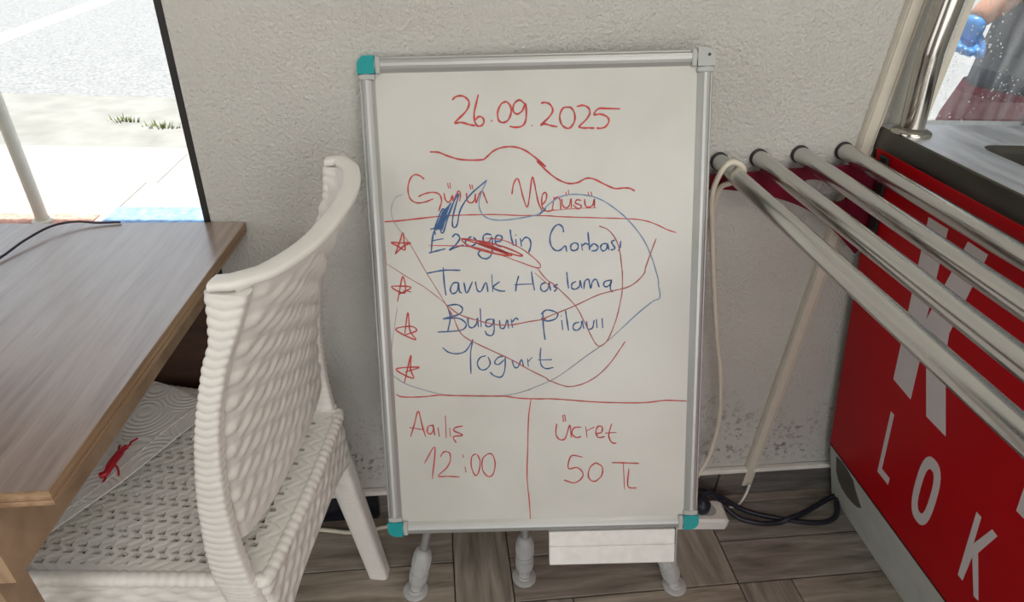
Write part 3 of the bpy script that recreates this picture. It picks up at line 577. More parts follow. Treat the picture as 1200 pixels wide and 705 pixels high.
# tray slide: four steel rails on maroon end plates
slide = empty('tray_slide', (.6, .3, .8)); tag(slide, 'four steel tube tray rails running along the red counter', 'tray rails')
rails = [(.474, .857), (.545, .8635), (.620, .8705), (.701, .8775)]
for x, z in rails:
    yw = wy(x) - .004
    b = MB(); b.tube([(x, yw, z), (x, yw-.012, z), (x, .4, z), (x, -1.15, z)], .0138, 28); r = b.build('rail', 'rail_steel', slide)
    b = MB(); b.lathe((x, yw+.003, z), (0,-1,0), [(0, .0155), (.005, .0155), (.005, .0138)], 28); b.build('gap_shadow_ring', 'black_frame', r)  # black ring painting the gap shadow at the rail's wall end
def plate(yy):
    out = smooth([(.452, .815, 0), (.493, .815, 0), (.557, .806, 0), (.610, .793, 0), (.660, .772, 0), (.715, .735, 0), (.770, .690, 0)], 4)
    loop = [(.452, .842)] + [(p.x, p.y) for p in out] + [(.784, .712), (.758, .835), (.752, .868), (.700, .8625), (.60, .8545), (.50, .845)]
    hole = [(.668 + .046*math.cos(t)*1.0, .815 + .016*math.sin(t) - .30*.046*math.cos(t)) for t in [2*PI*k/24 for k in range(24)]]
    b = MB(); prism_holes(b, [loop, hole], ((0, yy, 0), (1,0,0), (0,0,1), (0,1,0)), .005); b.build('end_plate', 'maroon_plate', slide, recalc=True)
plate(.973); plate(.10)

# guard post on the worktop corner
post = empty('guard_post', (.774, .955, .925)); tag(post, 'polished steel guard post standing on the worktop corner', 'post')
b = MB(); b.tube(smooth([(.774, .957, .925), (.7665, .957, .97), (.7575, .957, 1.035), (.7545, .957, 1.08), (.7545, .957, 1.3), (.7545, .957, 1.62), (.76, .93, 1.68), (.78, .86, 1.72), (.80, .72, 1.74)], 8), .0185, 28); b.build('post_tube', 'post_chrome', post)
b = MB(); b.lathe((.774, .957, .9252), (0,0,1), [(0, .031), (.003, .031), (.006, .029), (.009, .022), (.011, .019)], 32); b.build('flange', 'post_chrome', post)

# ------------------------------------------------------------------ cable duct, power strip, cords
duct = empty('cable_duct', (.737, .985, .03)); tag(duct, 'cream plastic cable duct running up the wall behind the rails', 'cable duct')
b = MB(); b.box(.7225, .7495, -.012, 0, .034, 2.4, WF, bev=.001); b.build('duct_base', 'beige_plastic', duct)
b = MB(); b.box(.7235, .7425, -.0165, -.012, .034, 2.4, WF, bev=.0015); b.build('duct_lid', 'beige_plastic', duct)
b = MB(); b.box(.7445, .7490, -.0145, -.012, .034, 2.4, WF, bev=.001); b.build('duct_lip', 'beige_plastic', duct)
b = MB(); b.tube(smooth([(.735, .985, .05), (.728, .978, .02), (.706, .962, .0045), (.672, .945, .018)]), .003, 8); b.build('loose_wire', 'white_plastic', duct)

ps = empty('power_strip', (.56, .93, 0), math.radians(-3)); tag(ps, 'white power strip lying on the floor beside the whiteboard corner', 'power strip')
b = MB(); b.box(-.14, .092, -.032, .032, .001, .036, bev=.006); b.build('strip_body', 'white_plastic', ps, local=True)
for k in (-.10, -.05, .0, .05):
    b = MB(); b.lathe((k, 0, .0362), (0,0,1), [(0, .019), (.0015, .019), (.0015, .017), (.0004, .016), (.0004, .001)], 24); b.build('socket', 'grey_plastic', ps, local=True)
b = MB(); b.box(.092, .0945, -.026, .026, .006, .031, bev=.001); b.build('end_cap', 'beige_plastic', ps, local=True)
pc = empty('power_plug', (.592, .93, .038)); tag(pc, 'black plug nearest the strip end with thick cord looping wide to the counter', 'plug cord')
b = MB(); b.lathe((.592, .928, .038), (0,0,1), [(0, .017), (.006, .0195), (.022, .0195), (.030, .014), (.034, .006)], 20); b.build('plug', 'cord_dark', pc)
b = MB(); b.tube(smooth([(.592, .928, .062), (.600, .945, .068), (.625, .957, .058), (.660, .960, .036), (.700, .948, .014), (.745, .932, .006), (.800, .915, .006), (.850, .903, .006), (.895, .900, .006), (.930, .912, .006), (.948, .932, .008), (.958, .955, .016), (.985, .965, .03)], 7), .006, 10); b.build('cord', 'cord_dark', pc)
pc2 = empty('power_plug', (.555, .93, .038)); tag(pc2, 'black plug further back whose thick cord crosses the other one on the floor', 'plug cord')
b = MB(); b.lathe((.553, .932, .038), (0,0,1), [(0, .017), (.006, .0195), (.022, .0195), (.030, .014), (.034, .006)], 20); b.build('plug', 'cord_dark', pc2)
b = MB(); b.tube(smooth([(.553, .932, .065), (.570, .952, .072), (.610, .966, .060), (.650, .955, .030), (.690, .925, .008), (.735, .908, .0055), (.785, .906, .0055), (.815, .9105, .0165), (.850, .925, .008), (.895, .945, .006), (.940, .966, .006), (.975, .972, .02)], 7), .006, 10); b.build('cord', 'cord_dark', pc2)

b = MB(); pts = smooth([(-.345, .955, .006), (-.296, .948, .006), (-.262, .943, .006), (-.222, .936, .006), (-.178, .938, .006), (-.130, .947, .006), (-.03, .955, .006), (.12, .948, .006), (.28, .95, .006), (.36, .945, .012), (.41, .935, .030), (.425, .932, .030)], 6)
b.tube(pts, .0048, 10); tag(b.build('floor_cord', 'cord_cream'), 'cream cord lying on the floor behind the chair leg', 'cord')
b = MB(); pts = smooth([(.47, .935, .030), (.53, .95, .036), (.565, .957, .085), (.590, .962, .150), (.597, .965, .21), (.590, .962, .30), (.562, .958, .42), (.530, .955, .52), (.495, .952, .64), (.462, .945, .76), (.447, .940, .82), (.4505, .935, .862), (.463, .935, .8775), (.480, .937, .8735), (.4915, .940, .862), (.4915, .945, .845), (.480, .952, .836), (.468, .962, .822), (.468, .968, .78), (.470, .972, .70)], 7)
b.tube(pts, .0046, 12); tag(b.build('hanging_cord', 'cord_cream'), 'cream cord looped over the first rail and hanging down beside the whiteboard', 'cord')

# ------------------------------------------------------------------ table
table = empty('table', (-.95, .70, 0)); tag(table, 'wood laminate table at the window with thick pale edge', 'table')
def ty(x, y): return y + .0266*(x + .351)
def quad(x0, z0, z1, inset=0): 
    a = [(-.351 - inset, .413 + inset), (-.3295 - inset, .978), (x0, ty(x0, .976) ), (x0, ty(x0, .413) + inset)]
    return [(x, y, z0) for x, y in a] + [(x, y, z1) for x, y in a]
BOXF = [(3,2,1,0), (4,5,6,7), (0,1,5,4), (1,2,6,5), (2,3,7,6), (3,0,4,7)]
b = MB(); b.add(quad(-1.60, .7305, .748, .0012), BOXF); top = b.build('tabletop', 'table_wood', table, recalc=True)
for z0, z1 in ((.7300, .7362), (.7372, .7476)):
    b = MB(); q = quad(-1.60, z0, z1)
    a0, a1, c0, c1 = Vector(q[0]), Vector(q[1]), Vector(q[3]), Vector(q[2])
    b.add([a0, a1, a1 + Vector((-.0016,0,0)), a0 + Vector((-.0016,.0016,0)), c0 + Vector((0,.0016,0)), c0] + [p + Vector((0,0,z1-z0)) for p in (a0, a1, a1 + Vector((-.0016,0,0)), a0 + Vector((-.0016,.0016,0)), c0 + Vector((0,.0016,0)), c0)],
        [(0,1,7,6), (1,2,8,7), (2,3,9,8), (3,4,10,9), (4,5,11,10), (5,0,6,11), (6,7,8,9,10,11), (5,4,3,2,1,0)])
    b.build('edge_band', 'edge_wood', table, recalc=True)
b = MB(); b.add([(-.442, .414, .62), (-.422, .414, .62), (-.402, .93, .62), (-.422, .93, .62), (-.442, .414, .7302), (-.422, .414, .7302), (-.402, .93, .7302), (-.422, .93, .7302)], BOXF); b.build('side_apron', 'apron_wood', table)
b = MB(); b.add([(-1.55, ty(-1.55, .4135), .62), (-.4425, .4135, .62), (-.4425, .4315, .62), (-1.55, ty(-1.55, .4315), .62), (-1.55, ty(-1.55, .4135), .7302), (-.4425, .4135, .7302), (-.4425, .4315, .7302), (-1.55, ty(-1.55, .4315), .7302)], BOXF); b.build('front_apron', 'apron_wood', table)
b = MB(); b.lathe((-.4720, .4125, .700), (0,-1,0), [(0, .0025), (.0008, .0025)], 10); b.build('screw_hole', 'dark_metal', table)
for (x, y) in ((-.468, .436), (-1.50, .41), (-1.50, .90)):
    b = MB(); b.box(x-.022, x+.022, y-.02, y+.02, 0, .6195, bev=.002); b.build('leg', 'apron_wood', table)
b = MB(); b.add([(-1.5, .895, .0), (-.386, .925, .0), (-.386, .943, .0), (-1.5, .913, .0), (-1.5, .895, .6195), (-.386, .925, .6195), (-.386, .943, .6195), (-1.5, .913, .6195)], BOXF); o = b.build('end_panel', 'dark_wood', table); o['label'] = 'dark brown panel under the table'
b = MB(); b.tube(smooth([(-.70, .73, .7502), (-.645, .80, .7505), (-.630, .844, .752), (-.621, .893, .756), (-.606, .937, .758), (-.582, .959, .756), (-.553, .964, .752), (-.52, .970, .7505)], 6), .0018, 8)
tag(b.build('thin_cable', 'cord_purple'), 'thin dark cable curving across the tabletop', 'cable')

# ------------------------------------------------------------------ woven plastic chair (local frame: x to the back, y across, z up)
chair = empty('chair', (-.225, .675, 0), math.radians(-9)); tag(chair, 'white woven-look plastic chair pushed under the wooden table', 'chair')
PROF = [(0, .066), (.2, .034), (.35, .010), (.43, .000), (.52, -.008), (.60, -.008), (.65, -.003), (.71, .006), (.75, .015), (.81, .034), (.87, .060), (.905, .074)]
def prof(z): return lerp_tab(PROF, z)
HW = .170
def vc(z): return .006
def bow(z): return .008 + .028*max(0, min(1, (z-.55)/.35))
def back_pt(s, z, depth, hh):
    """s in -1..1 across the back, depth into the shell (towards the sitter), hh relief"""
    a = abs(s); x = prof(z) + bow(z)*(1 - a**2.6) - .010*max(0, a-.86)/.14; y = vc(z) + HW*s
    da = 1e-3; x2 = prof(z) + bow(z)*(1 - min(1, a+da)**2.6); sl = (x2-x)/da/HW if s >= 0 else -(x2-x)/da/HW
    sl = bow(z)*(-2.6*a**1.6)*math.copysign(1, s)/HW; nx, ny = 1.0, -sl; l = math.hypot(nx, ny); nx /= l; ny /= l
    return Vector((x + nx*(hh-depth), y + ny*(hh-depth), z))
def weave(u, w, pu=.050, pw=.0185):
    """wicker relief: lying strands that step over and under the uprights, drawn out into slanted s-shapes"""
    t = u/pu + 50; k = math.floor(t); g = min(1, max(0, (t-k-.30)/.42)); st = k + g*g*(3-2*g)
    q = w/pw - .33*st; f = q - math.floor(q)
    return math.sin(PI*f)**.7*(.42 + .58*math.cos(2*PI*(t - k - .02 + .5*(math.floor(q) % 2))))
def zbot(s): return .505 + .022*abs(s)**3       # lower edge of the back panel
ZT = .902
def ztop(s): return ZT - .006*(1-abs(s)**2)
nu, nv = 150, 150
b = MB()
def outer(i, j):
    s = -1 + 2*i/nu; f = j/nv; z = zbot(s) + (ztop(s)-zbot(s))*f; e = min(1, f*14, (1-f)*14)
    return back_pt(s, z, 0, .0031*weave(s*HW, z)*e)
def inner(i, j):
    s = -1 + 2*i/nu; f = j/nv; z = zbot(s) + (ztop(s)-zbot(s))*f; e = min(1, f*14, (1-f)*14)
    return back_pt(s, z, .013, -.0035*weave(s*HW + .01, z)*e)
b.grid(outer, nu, nv, flip=True); b.grid(inner, nu, nv)
for j, fl in ((0, False), (nv, True)):
    vs = []; 
    for i in range(nu+1): vs += [outer(i, j), inner(i, j)]
    b.add(vs, [(2*i, 2*i+2, 2*i+3, 2*i+1) if not fl else (2*i, 2*i+1, 2*i+3, 2*i+2) for i in range(nu)], True)
b.build('backrest', 'white_plastic', chair, local=True)
# smooth rolled rim along the top
b = MB(); n = 60; path = [back_pt(-1 + 2*i/n, ztop(-1+2*i/n), .0065, 0) for i in range(n+1)]
path = [path[0] + Vector((-.017, .0005, -.003)), path[0] + Vector((-.008, 0, -.001))] + path + [path[-1] + Vector((-.009, 0, -.001)), path[-1] + Vector((-.019, -.0005, -.003))]
vs = []; fs = []; m = 12
for i, p in enumerate(path):
    t = (path[min(i+1, len(path)-1)] - path[max(i-1, 0)]); t.z = 0; t.normalize(); nn = Vector((t.y, -t.x, 0))
    for k in range(m):
        an = 2*PI*k/m; ca, sa = math.cos(an), math.sin(an)
        vs.append(p + nn*math.copysign(abs(ca)**.6, ca)*.0115 + Vector((0, 0, .004 + math.copysign(abs(sa)**.7, sa)*.0055)))
for i in range(len(path)-1):
    for k in range(m): j = (k+1) % m; fs.append((i*m+k, i*m+j, (i+1)*m+j, (i+1)*m+k))
b.add(vs, fs, True); b.add(vs[:m], [tuple(range(m-1, -1, -1))]); b.add(vs[-m:], [tuple(range(m))]); b.build('top_rim', 'white_plastic', chair, local=True, recalc=True)
def ribbed(name, zs, cfun, label=None, parent=chair, pitch=.0118, amp=.0013, chev=.5):
    """square-section ribbed bar; cfun(z) -> centre x, centre y, half x, half y"""
    z0, z1 = zs; n = max(2, int((z1-z0)/.0016)); K = 36; vs = []; fs = []
    for j in range(n+1):
        z = z0 + (z1-z0)*j/n; cx, cy, hx, hy = cfun(z)
        for k in range(K):
            an = 2*PI*(k+.5)/K; ca, sa = math.cos(an), math.sin(an); p = 5.0
            r = (abs(ca)**p + abs(sa)**p)**(-1/p); ux, uy = ca*r, sa*r
            edge = 1 - min(1, abs(abs(ux)-abs(uy)))      # 1 at the corners
            rib = abs(math.sin(PI*(z/pitch + chev*(1-edge)*.9)))**.7
            a = amp*(rib - .5)*(1 if 2 < j < n-2 else 0)
            vs.append(Vector((cx + ux*(hx+a), cy + uy*(hy+a), z)))
    for j in range(n):
        for k in range(K): q = (k+1) % K; fs.append((j*K+k, j*K+q, (j+1)*K+q, (j+1)*K+k))
    b = MB(); b.add(vs, fs, True); b.add(vs[:K], [tuple(range(K-1, -1, -1))]); b.add(vs[-K:], [tuple(range(K))]); return b.build(name, 'white_plastic', parent, local=True)
for sg in (-1, 1):
    def side(z, sg=sg):
        w = lerp_tab([(.455, .025), (.59, .0175), (.65, .0155), (.75, .0125), (.84, .0125), (.87, .0165), (.9, .021)], z)
        return prof(z) - w + .004, vc(z) + sg*(HW - .002), w, .0095
    ribbed('side_band', (.455, .898), side)
    def rleg(z, sg=sg):
        w = .020 + .006*(z/.46)**1.5; return prof(z) - w + .008, vc(z) + sg*(HW - .012 + .006*(1-z/.46)), w, .017 + .004*(z/.46)
    ribbed('leg', (0, .455), rleg, pitch=.0075, amp=.0008)
    def fleg(z, sg=sg): w = .016 + .008*z/.45; return -.405 - .03*(1-z/.45), vc(0) + sg*(.182 + .012*(1-z/.45)), w, w
    ribbed('leg', (0, .425), fleg, pitch=.012, amp=.0012)
# seat: perforated woven shell
SZ = .455
def seat_half(x): return .160 + .034*min(1, max(0, -x/.40))
def seat_z(x, s): return SZ - .010*(1-abs(s)**2)*math.sin(PI*min(1, max(0, -x/.42))) - .012*max(0, (-x-.36)/.08)**2
LX = .44; nu, nv = 300, 210
CX, CY = .0182, .0300
def seat_pt(i, j, dz=0, rel=True):
    s = -1 + 2*j/nv; x = .012 + .005*(1-s*s) - (LX + .005*(1-s*s))*i/nu; y = vc(0) + s*seat_half(x); z = seat_z(x, s) + dz
    if rel:
        e = min(1, (1-abs(s))*22, i/6, (nu-i)/6); r = math.floor(-x/CX); f = (-x/CX) - r
        qf = -x/CX + .42*math.sin(2*PI*y/CY); ff = qf - math.floor(qf); z += .0010*e*(math.sin(PI*ff)**.8 - .5)
    return Vector((x, y, z))
def hole(i, j):
    x = .012 - LX*(i+.5)/nu; s = -1 + 2*(j+.5)/nv
    if abs(s) > .90 or x > -.018 or x < -.40: return False
    y = s*seat_half(x); fx = x/CX - math.floor(x/CX); cy = y/CY; fy = cy - math.floor(cy)
    if .44 < fy < .82: return abs(fx - (.30 + .5*(fy-.5))) < .29*(1 - (fy-.44)/.39)     # three-cornered opening
    if .10 < fy < .28: return abs(fx - (.74 + .9*(fy-.2))) < .29                         # slanted slot
    return False
b = MB(); b.grid(lambda i, j: seat_pt(i, j), nu, nv, flip=False, skip=hole)
vs = [v.copy() for v in b.v]
b.grid(lambda i, j: seat_pt(i, j, -.006, False), nu, nv, flip=True, skip=hole)
# walls of the holes
W = nu+1; off = len(vs)
for j in range(nv):
    for i in range(nu):
        if not hole(i, j): continue
        for (di, dj, a, c) in ((-1, 0, (i, j), (i, j+1)), (1, 0, (i+1, j), (i+1, j+1)), (0, -1, (i, j), (i+1, j)), (0, 1, (i, j+1), (i+1, j+1))):
            if not hole(i+di, j+dj):
                p, q = a[1]*W+a[0], c[1]*W+c[0]; b.f.append((p, q, q+off, p+off)); b.smooth.append(False)
b.build('seat', 'white_plastic', chair, local=True)
# rolled ribbed rim round the seat
def seat_edge(n=40):
    out = []
    for k in range(n+1): x = .012 - LX*k/n; out.append((x, -seat_half(x), 0, -1))
    for k in range(1, 20): s = -1 + 2*k/20; out.append((.012-LX - .004*(1-s*s), s*seat_half(-.42), -1, 0))
    for k in range(n+1): x = .012 - LX*(1-k/n); out.append((x, seat_half(x), 0, 1))
    for k in range(1, 20): s = 1 - 2*k/20; out.append((.012 + .005*(1-s*s), s*seat_half(0), 1, 0))
    return out
E0 = seat_edge(); E1 = []
for k in range(len(E0)):                                     # resample finely
    a = E0[k]; c = E0[(k+1) % len(E0)]; l = math.hypot(c[0]-a[0], c[1]-a[1]); m = max(1, int(l/.0022))
    for q in range(m): f = q/m; E1.append((a[0]+(c[0]-a[0])*f, a[1]+(c[1]-a[1])*f))
M_ = len(E1); cum = [0]
for k in range(1, M_): cum.append(cum[-1] + math.hypot(E1[k][0]-E1[k-1][0], E1[k][1]-E1[k-1][1]))
def enorm(k): a = E1[k-2]; c = E1[(k+2) % M_]; t = Vector((c[0]-a[0], c[1]-a[1], 0)).normalized(); return Vector((-t.y, t.x, 0)) if True else t
cen = Vector((-.2, 0, 0))
NR = []
for k in range(M_):
    n_ = enorm(k); p = Vector((E1[k][0], E1[k][1], 0)); NR.append(n_ if n_.dot(p-cen) > 0 else -n_)
b = MB()
def rim(i, j):
    k = i % M_; a = PI*1.15*j/8 - .3; am = .0012*abs(math.sin(PI*cum[k]/.0125)); r = .0095 + am
    return Vector((E1[k][0], vc(0) + E1[k][1], SZ - .0065)) + NR[k]*(math.cos(PI-a)*r*-1 + .0) * 1.0 + Vector((0, 0, math.sin(a)*r)) if False else Vector((E1[k][0], vc(0)+E1[k][1], SZ - .008)) + NR[k]*(r*math.cos(a - PI*.1)) + Vector((0, 0, r*math.sin(a - PI*.1)))
b.grid(rim, M_, 8, closed=True); b.build('seat_rim', 'white_plastic', chair, local=True, recalc=True)
b = MB()
def drop(k):
    x, y = E1[k]
    if x > -.005: t = abs(y)/seat_half(0); return .083 + .035*t**3 if t < 1 else .118        # rear skirt
    if x < -.42: t = abs(y)/seat_half(-.43); return .055 + .05*t**4
    t = abs((x+.2)/.215); return .060 + .055*min(1, t)**3
def fl(k): return .05
def skirt(i, j):
    k = i % M_; f = j/40; d = drop(k)*f; e = min(1, f*12, (1-f)*12)
    return Vector((E1[k][0], vc(0)+E1[k][1], SZ - .010 - d)) + NR[k]*(.004 + fl(k)*d + e*.0027*weave(cum[k], d, .044, .0155))
def skirt_in(i, j):
    k = i % M_; f = j/40; d = drop(k)*f; return Vector((E1[k][0], vc(0)+E1[k][1], SZ - .010 - d)) + NR[k]*(-.003 + fl(k)*d)
b.grid(skirt, M_, 40, closed=True); b.grid(skirt_in, M_, 40, closed=True, flip=True)
vs = []
for k in range(M_): vs += [skirt(k, 40), skirt_in(k, 40)]
b.add(vs, [(2*k, 2*k+1, (2*k+3) % (2*M_), (2*k+2) % (2*M_)) for k in range(M_)], True)
b.build('seat_skirt', 'white_plastic', chair, local=True, recalc=False)

# folded paper towel with the red scrap
def towel_pt(u, w):
    A, Bp, Cp, Dp = Vector((-.392, .835)), Vector((-.552, .560)), Vector((-.655, .640)), Vector((-.525, .905))
    p = (A*(1-u) + Bp*u)*(1-w) + (Dp*(1-u) + Cp*u)*w
    z = .4640 + .006*math.sin(3.0*u + 1)*w + .010*w*(1-u)**2 + .0025*math.sin(9*u + 2*w) + .002*(1-w)**6
    p = p + Vector((.0, .010))*math.sin(PI*w)*(1-u)**3
    return Vector((p.x, p.y, z))
b = MB(); b.grid(lambda i, j: towel_pt(i/50, j/30), 50, 30, flip=True); b.grid(lambda i, j: towel_pt(i/50, j/30) - Vector((0, 0, .0022)), 50, 30)
def strip(pts, dz):
    vs = []
    for p in pts: vs += [p, p - Vector((0, 0, dz))]
    b.add(vs, [(2*i, 2*i+1, 2*i+3, 2*i+2) for i in range(len(pts)-1)])
strip([towel_pt(i/50, 0) for i in range(51)], .0022); strip([towel_pt(1, j/30) for j in range(31)], .0022); strip([towel_pt(1-i/50, 1) for i in range(51)], .0022); strip([towel_pt(0, 1-j/30) for j in range(31)], .0022)
tw = b.build('paper_towel', 'paper_towel', recalc=True); tag(tw, 'folded embossed white paper towel lying on the chair seat', 'paper towel')
b = MB(); fold = [towel_pt(i/30, .16 + .03*math.sin(i*.2)) + Vector((0, 0, .0006)) for i in range(31)]; b.tube(fold, .0016, 6, flat=.5); b.build('fold_crease', 'paper_towel', tw)
z = .4745
b = MB()
def rb(pts, r): b.tube(smooth([(x, y, z + dz) for x, y, dz in pts], 5), r, 8)
rb([(-.5045, .6865, .002), (-.4970, .690, .004), (-.4960, .706, .006), (-.4930, .722, .007), (-.4910, .7335, .007), (-.4890, .740, .006)], [.0048]*8 + [.0056]*10 + [.0042]*8)
rb([(-.4920, .728, .007), (-.4985, .737, .006), (-.5010, .7445, .004)], .0018)
rb([(-.4890, .736, .008), (-.4840, .742, .008), (-.4860, .750, .006), (-.4800, .7585, .005)], .0016)
rb([(-.4940, .708, .003), (-.4860, .700, .001), (-.4790, .6865, .001)], .0015)
rb([(-.5005, .690, .002), (-.4960, .682, .001), (-.4960, .676, .001)], .0018)
tag(b.build('red_scrap', 'scrap_red'), 'small twisted red plastic scrap lying on the paper towel', 'scrap')

# ------------------------------------------------------------------ ceiling light above the diners (behind the camera)
cl = empty('ceiling_light', (.5, -.4, 2.53)); tag(cl, 'long white ceiling light fixed to the ceiling behind the viewer', 'ceiling light')
b = MB(); b.box(-.12, 1.12, -.56, -.24, 2.56, 2.619, bev=.005); b.build('housing', 'white_paint', cl)

# ------------------------------------------------------------------ person outside the right window
def skin_body(name, verts, edges, mat, parent, root=0, sub=2):
    bm = bmesh.new(); lay = bm.verts.layers.skin.verify(); bv = []
    for i, (p, r) in enumerate(verts):
        v = bm.verts.new(p); rr = r if isinstance(r, tuple) else (r, r); v[lay].radius = rr; v[lay].use_root = (i == root); bv.append(v)
    for a, c in edges: bm.edges.new((bv[a], bv[c]))
    me = bpy.data.meshes.new(name); bm.to_mesh(me); bm.free(); me.materials.append(MATS[mat]); o = bpy.data.objects.new(name, me); COL.objects.link(o); o.parent = parent
    m = o.modifiers.new('skin', 'SKIN'); m.use_smooth_shade = True; s = o.modifiers.new('sub', 'SUBSURF'); s.levels = sub; s.render_levels = sub; return o
P0 = Vector((1.54, 1.50, 0)); person = empty('person', P0); tag(person, 'person outside the window in grey shirt, maroon apron and blue glove', 'person')
V = [((0, 0, .93), (.15, .11)), ((0, 0, 1.08), (.125, .10)), ((0, 0, 1.25), (.15, .11)), ((0, .01, 1.38), (.10, .075)), ((0, .0, 1.45), (.052, .052)), ((0, -.015, 1.53), (.066, .082)), ((0, -.01, 1.62), (.072, .088)), ((0, 0, 1.67), (.05, .06)),
     ((-.17, .01, 1.355), .052), ((-.185, .03, 1.22), .043), ((-.185, .0, 1.14), .038), ((-.238, -.005, 1.085), .036), ((-.285, -.01, 1.038), .026),
     ((.17, .01, 1.355), .052), ((.20, .03, 1.2), .043), ((.21, .02, 1.07), .038), ((.20, -.06, .98), .032), ((.19, -.12, .90), .026), ((.19, -.16, .85), (.038, .022)),
     ((-.09, 0, .86), .085), ((-.095, .0, .66), .07), ((-.10, 0, .48), .052), ((-.10, .02, .30), .05), ((-.10, .02, .09), .036), ((-.10, -.10, .035), (.04, .03)),
     ((.09, 0, .86), .085), ((.095, .0, .66), .07), ((.10, 0, .48), .052), ((.10, .02, .30), .05), ((.10, .02, .09), .036), ((.10, -.10, .035), (.04, .03))]
Ed = [(0,1),(1,2),(2,3),(3,4),(4,5),(5,6),(6,7),(3,8),(8,9),(9,10),(10,11),(11,12),(3,13),(13,14),(14,15),(15,16),(16,17),(17,18),(0,19),(19,20),(20,21),(21,22),(22,23),(23,24),(0,25),(25,26),(26,27),(27,28),(28,29),(29,30)]
skin_body('body', V, Ed, 'skin', person)
def loft(name, rings, mat, parent, n=40, fold=0.0):
    b = MB(); vs = []; fs = []
    for (cx, cy, z, rx, ry) in rings:
        for k in range(n): a = 2*PI*k/n; w = 1 + fold*math.sin(a*7 + z*6); vs.append(P0 + Vector((cx + rx*math.cos(a)*w, cy + ry*math.sin(a)*w, z)))
    for j in range(len(rings)-1):
        for k in range(n): q = (k+1) % n; fs.append((j*n+k, j*n+q, (j+1)*n+q, (j+1)*n+k))
    b.add(vs, fs, True); return b.build(name, mat, parent, recalc=True)
sh = loft('shirt', [(0, 0, .86, .198, .15), (0, 0, .95, .196, .15), (0, 0, 1.08, .188, .145), (0, 0, 1.22, .19, .145), (0, .005, 1.33, .185, .125), (0, .01, 1.39, .135, .095), (0, .005, 1.425, .075, .07), (0, .005, 1.435, .066, .064)], 'shirt_grey', person, fold=.012)
for sg in (-1, 1):
    b = MB(); b.tube([P0 + Vector(p) for p in ((sg*.13, .01, 1.37), (sg*.175, .012, 1.345), (sg*.19, .03, 1.25), (sg*.19, .02, 1.17))], [.062, .064, .056, .055], 20); b.build('sleeve', 'shirt_grey', sh)
loft('apron_skirt', [(0, -.005, .20, .285, .2), (0, -.005, .30, .28, .195), (0, -.005, .60, .255, .185), (0, -.005, .80, .236, .172), (0, -.005, .890, .212, .160), (0, -.005, .893, .200, .155)], 'cloth_maroon', person, fold=.03)
for sg in (-1, 1):
    b = MB(); b.tube([P0 + Vector(p) for p in ((sg*.09, 0, .84), (sg*.097, 0, .5), (sg*.10, .02, .28), (sg*.10, .02, .07))], [.10, .075, .066, .056], 20); b.build('trouser_leg', 'hair_dark', person)
    b = MB(); b.grid(lambda i, j, sg=sg: P0 + Vector((sg*.10 + .048*math.cos(2*PI*i/20)*math.cos(PI/2*j/8), -.04 + .125*math.sin(2*PI*i/20)*math.cos(PI/2*j/8), .005 + .075*math.sin(PI/2*j/8))), 20, 8, closed=True); b.build('shoe', 'shoe_dark', person)
# gloved hand: palm, four bent fingers and a thumb
wr = Vector((-.285, -.01, 1.038)); hd = Vector((-.12, -.05, -.98)).normalized(); hs = Vector((.9, -.25, -.38)); hs = (hs - hd*hs.dot(hd)).normalized(); hn = hd.cross(hs).normalized()
if hn.y > 0: hn = -hn
gv = [(wr - hd*.02, .031), (wr + hd*.015, (.031, .028)), (wr + hd*.048, (.032, .026))]; ge = [(0,1), (1,2)]
gl = skin_body('glove', gv, ge, 'glove_blue', person, 0, 2)
for k, (o_, ln) in enumerate(((-.021, .038), (-.007, .044), (.007, .046), (.020, .040))):
    a = wr + hd*.036 + hs*o_; f = [(a, .0145), (a + hd*ln*.40 + hn*.010, .0118), (a + hd*ln*.60 + hn*.026 , .0110), (a + hd*ln*.60 + hn*.044, .0098)]; skin_body('finger', f, [(0,1),(1,2),(2,3)], 'glove_blue', gl, 0, 2)
a = wr + hd*.022 + hs*.018; skin_body('thumb', [(a, .0135), (a + hs*.018 + hd*.024 + hn*.010, .0125), (a + hs*.020 + hd*.050 + hn*.022, .0105)], [(0,1),(1,2)], 'glove_blue', gl, 0, 2)
b = MB(); b.tube([P0 + wr - hd*.042, P0 + wr - hd*.018], [.034, .033], 20); b.build('cuff', 'glove_blue', gl)
for o in COL.objects:
    if o.parent == gl and o.name.startswith('cuff'): o.location = o.location   # same origin as the glove
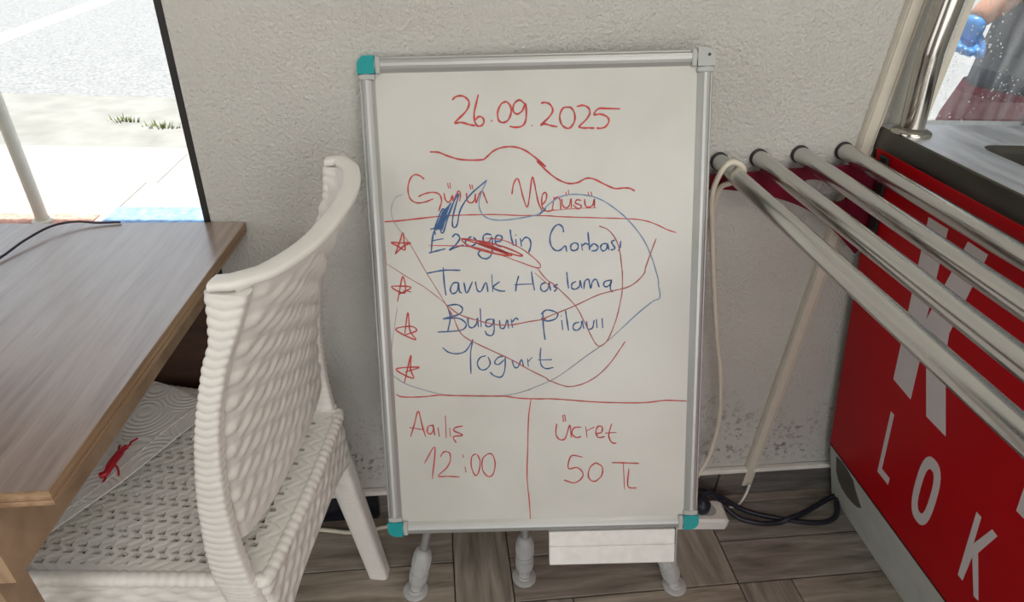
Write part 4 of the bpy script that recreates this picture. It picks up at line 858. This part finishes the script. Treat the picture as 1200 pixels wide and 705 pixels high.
# other hand, relaxed
w2 = Vector((.19, -.155, .86)); d2 = Vector((0, -.35, -.93)).normalized(); s2 = Vector((1, 0, 0)); n2 = d2.cross(s2)
for k, (o_, ln) in enumerate(((-.028, .058), (-.009, .068), (.010, .072), (.027, .064))):
    a = w2 + d2*.03 + s2*o_; skin_body('finger', [(a, .0105), (a + d2*ln*.5 - n2*.004, .0098), (a + d2*ln*.95 - n2*.016, .0085)], [(0,1),(1,2)], 'skin', person, 0, 2)
a = w2 - s2*.026; skin_body('thumb', [(a, .0125), (a - s2*.026 + d2*.03, .0112), (a - s2*.03 + d2*.06, .0095)], [(0,1),(1,2)], 'skin', person, 0, 2)
# face and hair
b = MB(); hc = P0 + Vector((0, .012, 1.615))
b.grid(lambda i, j: hc + Vector((.088*math.cos(2*PI*i/28)*math.cos(-.25 + (PI/2+.25)*j/12), .018 + .104*math.sin(2*PI*i/28)*math.cos(-.25 + (PI/2+.25)*j/12), .018 + .095*math.sin(-.25 + (PI/2+.25)*j/12))), 28, 12, closed=True); b.build('hair', 'hair_dark', person)
for sg in (-1, 1):
    b = MB(); b.lathe(P0 + Vector((sg*.028, -.094, 1.575)), (0,-1,0), [(0, .0125), (.004, .009), (.006, .0)], 14); e = b.build('eye', 'eye_white', person)
    b = MB(); b.lathe(P0 + Vector((sg*.028, -.0985, 1.575)), (0,-1,0), [(0, .005), (.0022, .0)], 10); b.build('pupil', 'hair_dark', e)
    b = MB(); b.tube([P0 + Vector((sg*.074, .0, 1.60)), P0 + Vector((sg*.084, .008, 1.575)), P0 + Vector((sg*.074, .004, 1.545))], [.010, .014, .008], 10, flat=.5); b.build('ear', 'skin', person)
b = MB(); b.tube([P0 + Vector((0, -.090, 1.585)), P0 + Vector((0, -.108, 1.555)), P0 + Vector((0, -.098, 1.542))], [.007, .011, .009], 10); b.build('nose', 'skin', person)
b = MB(); b.tube([P0 + Vector((-.022, -.088, 1.517)), P0 + Vector((0, -.096, 1.516)), P0 + Vector((.022, -.088, 1.517))], [.003, .006, .003], 8); b.build('mouth', 'lip', person)
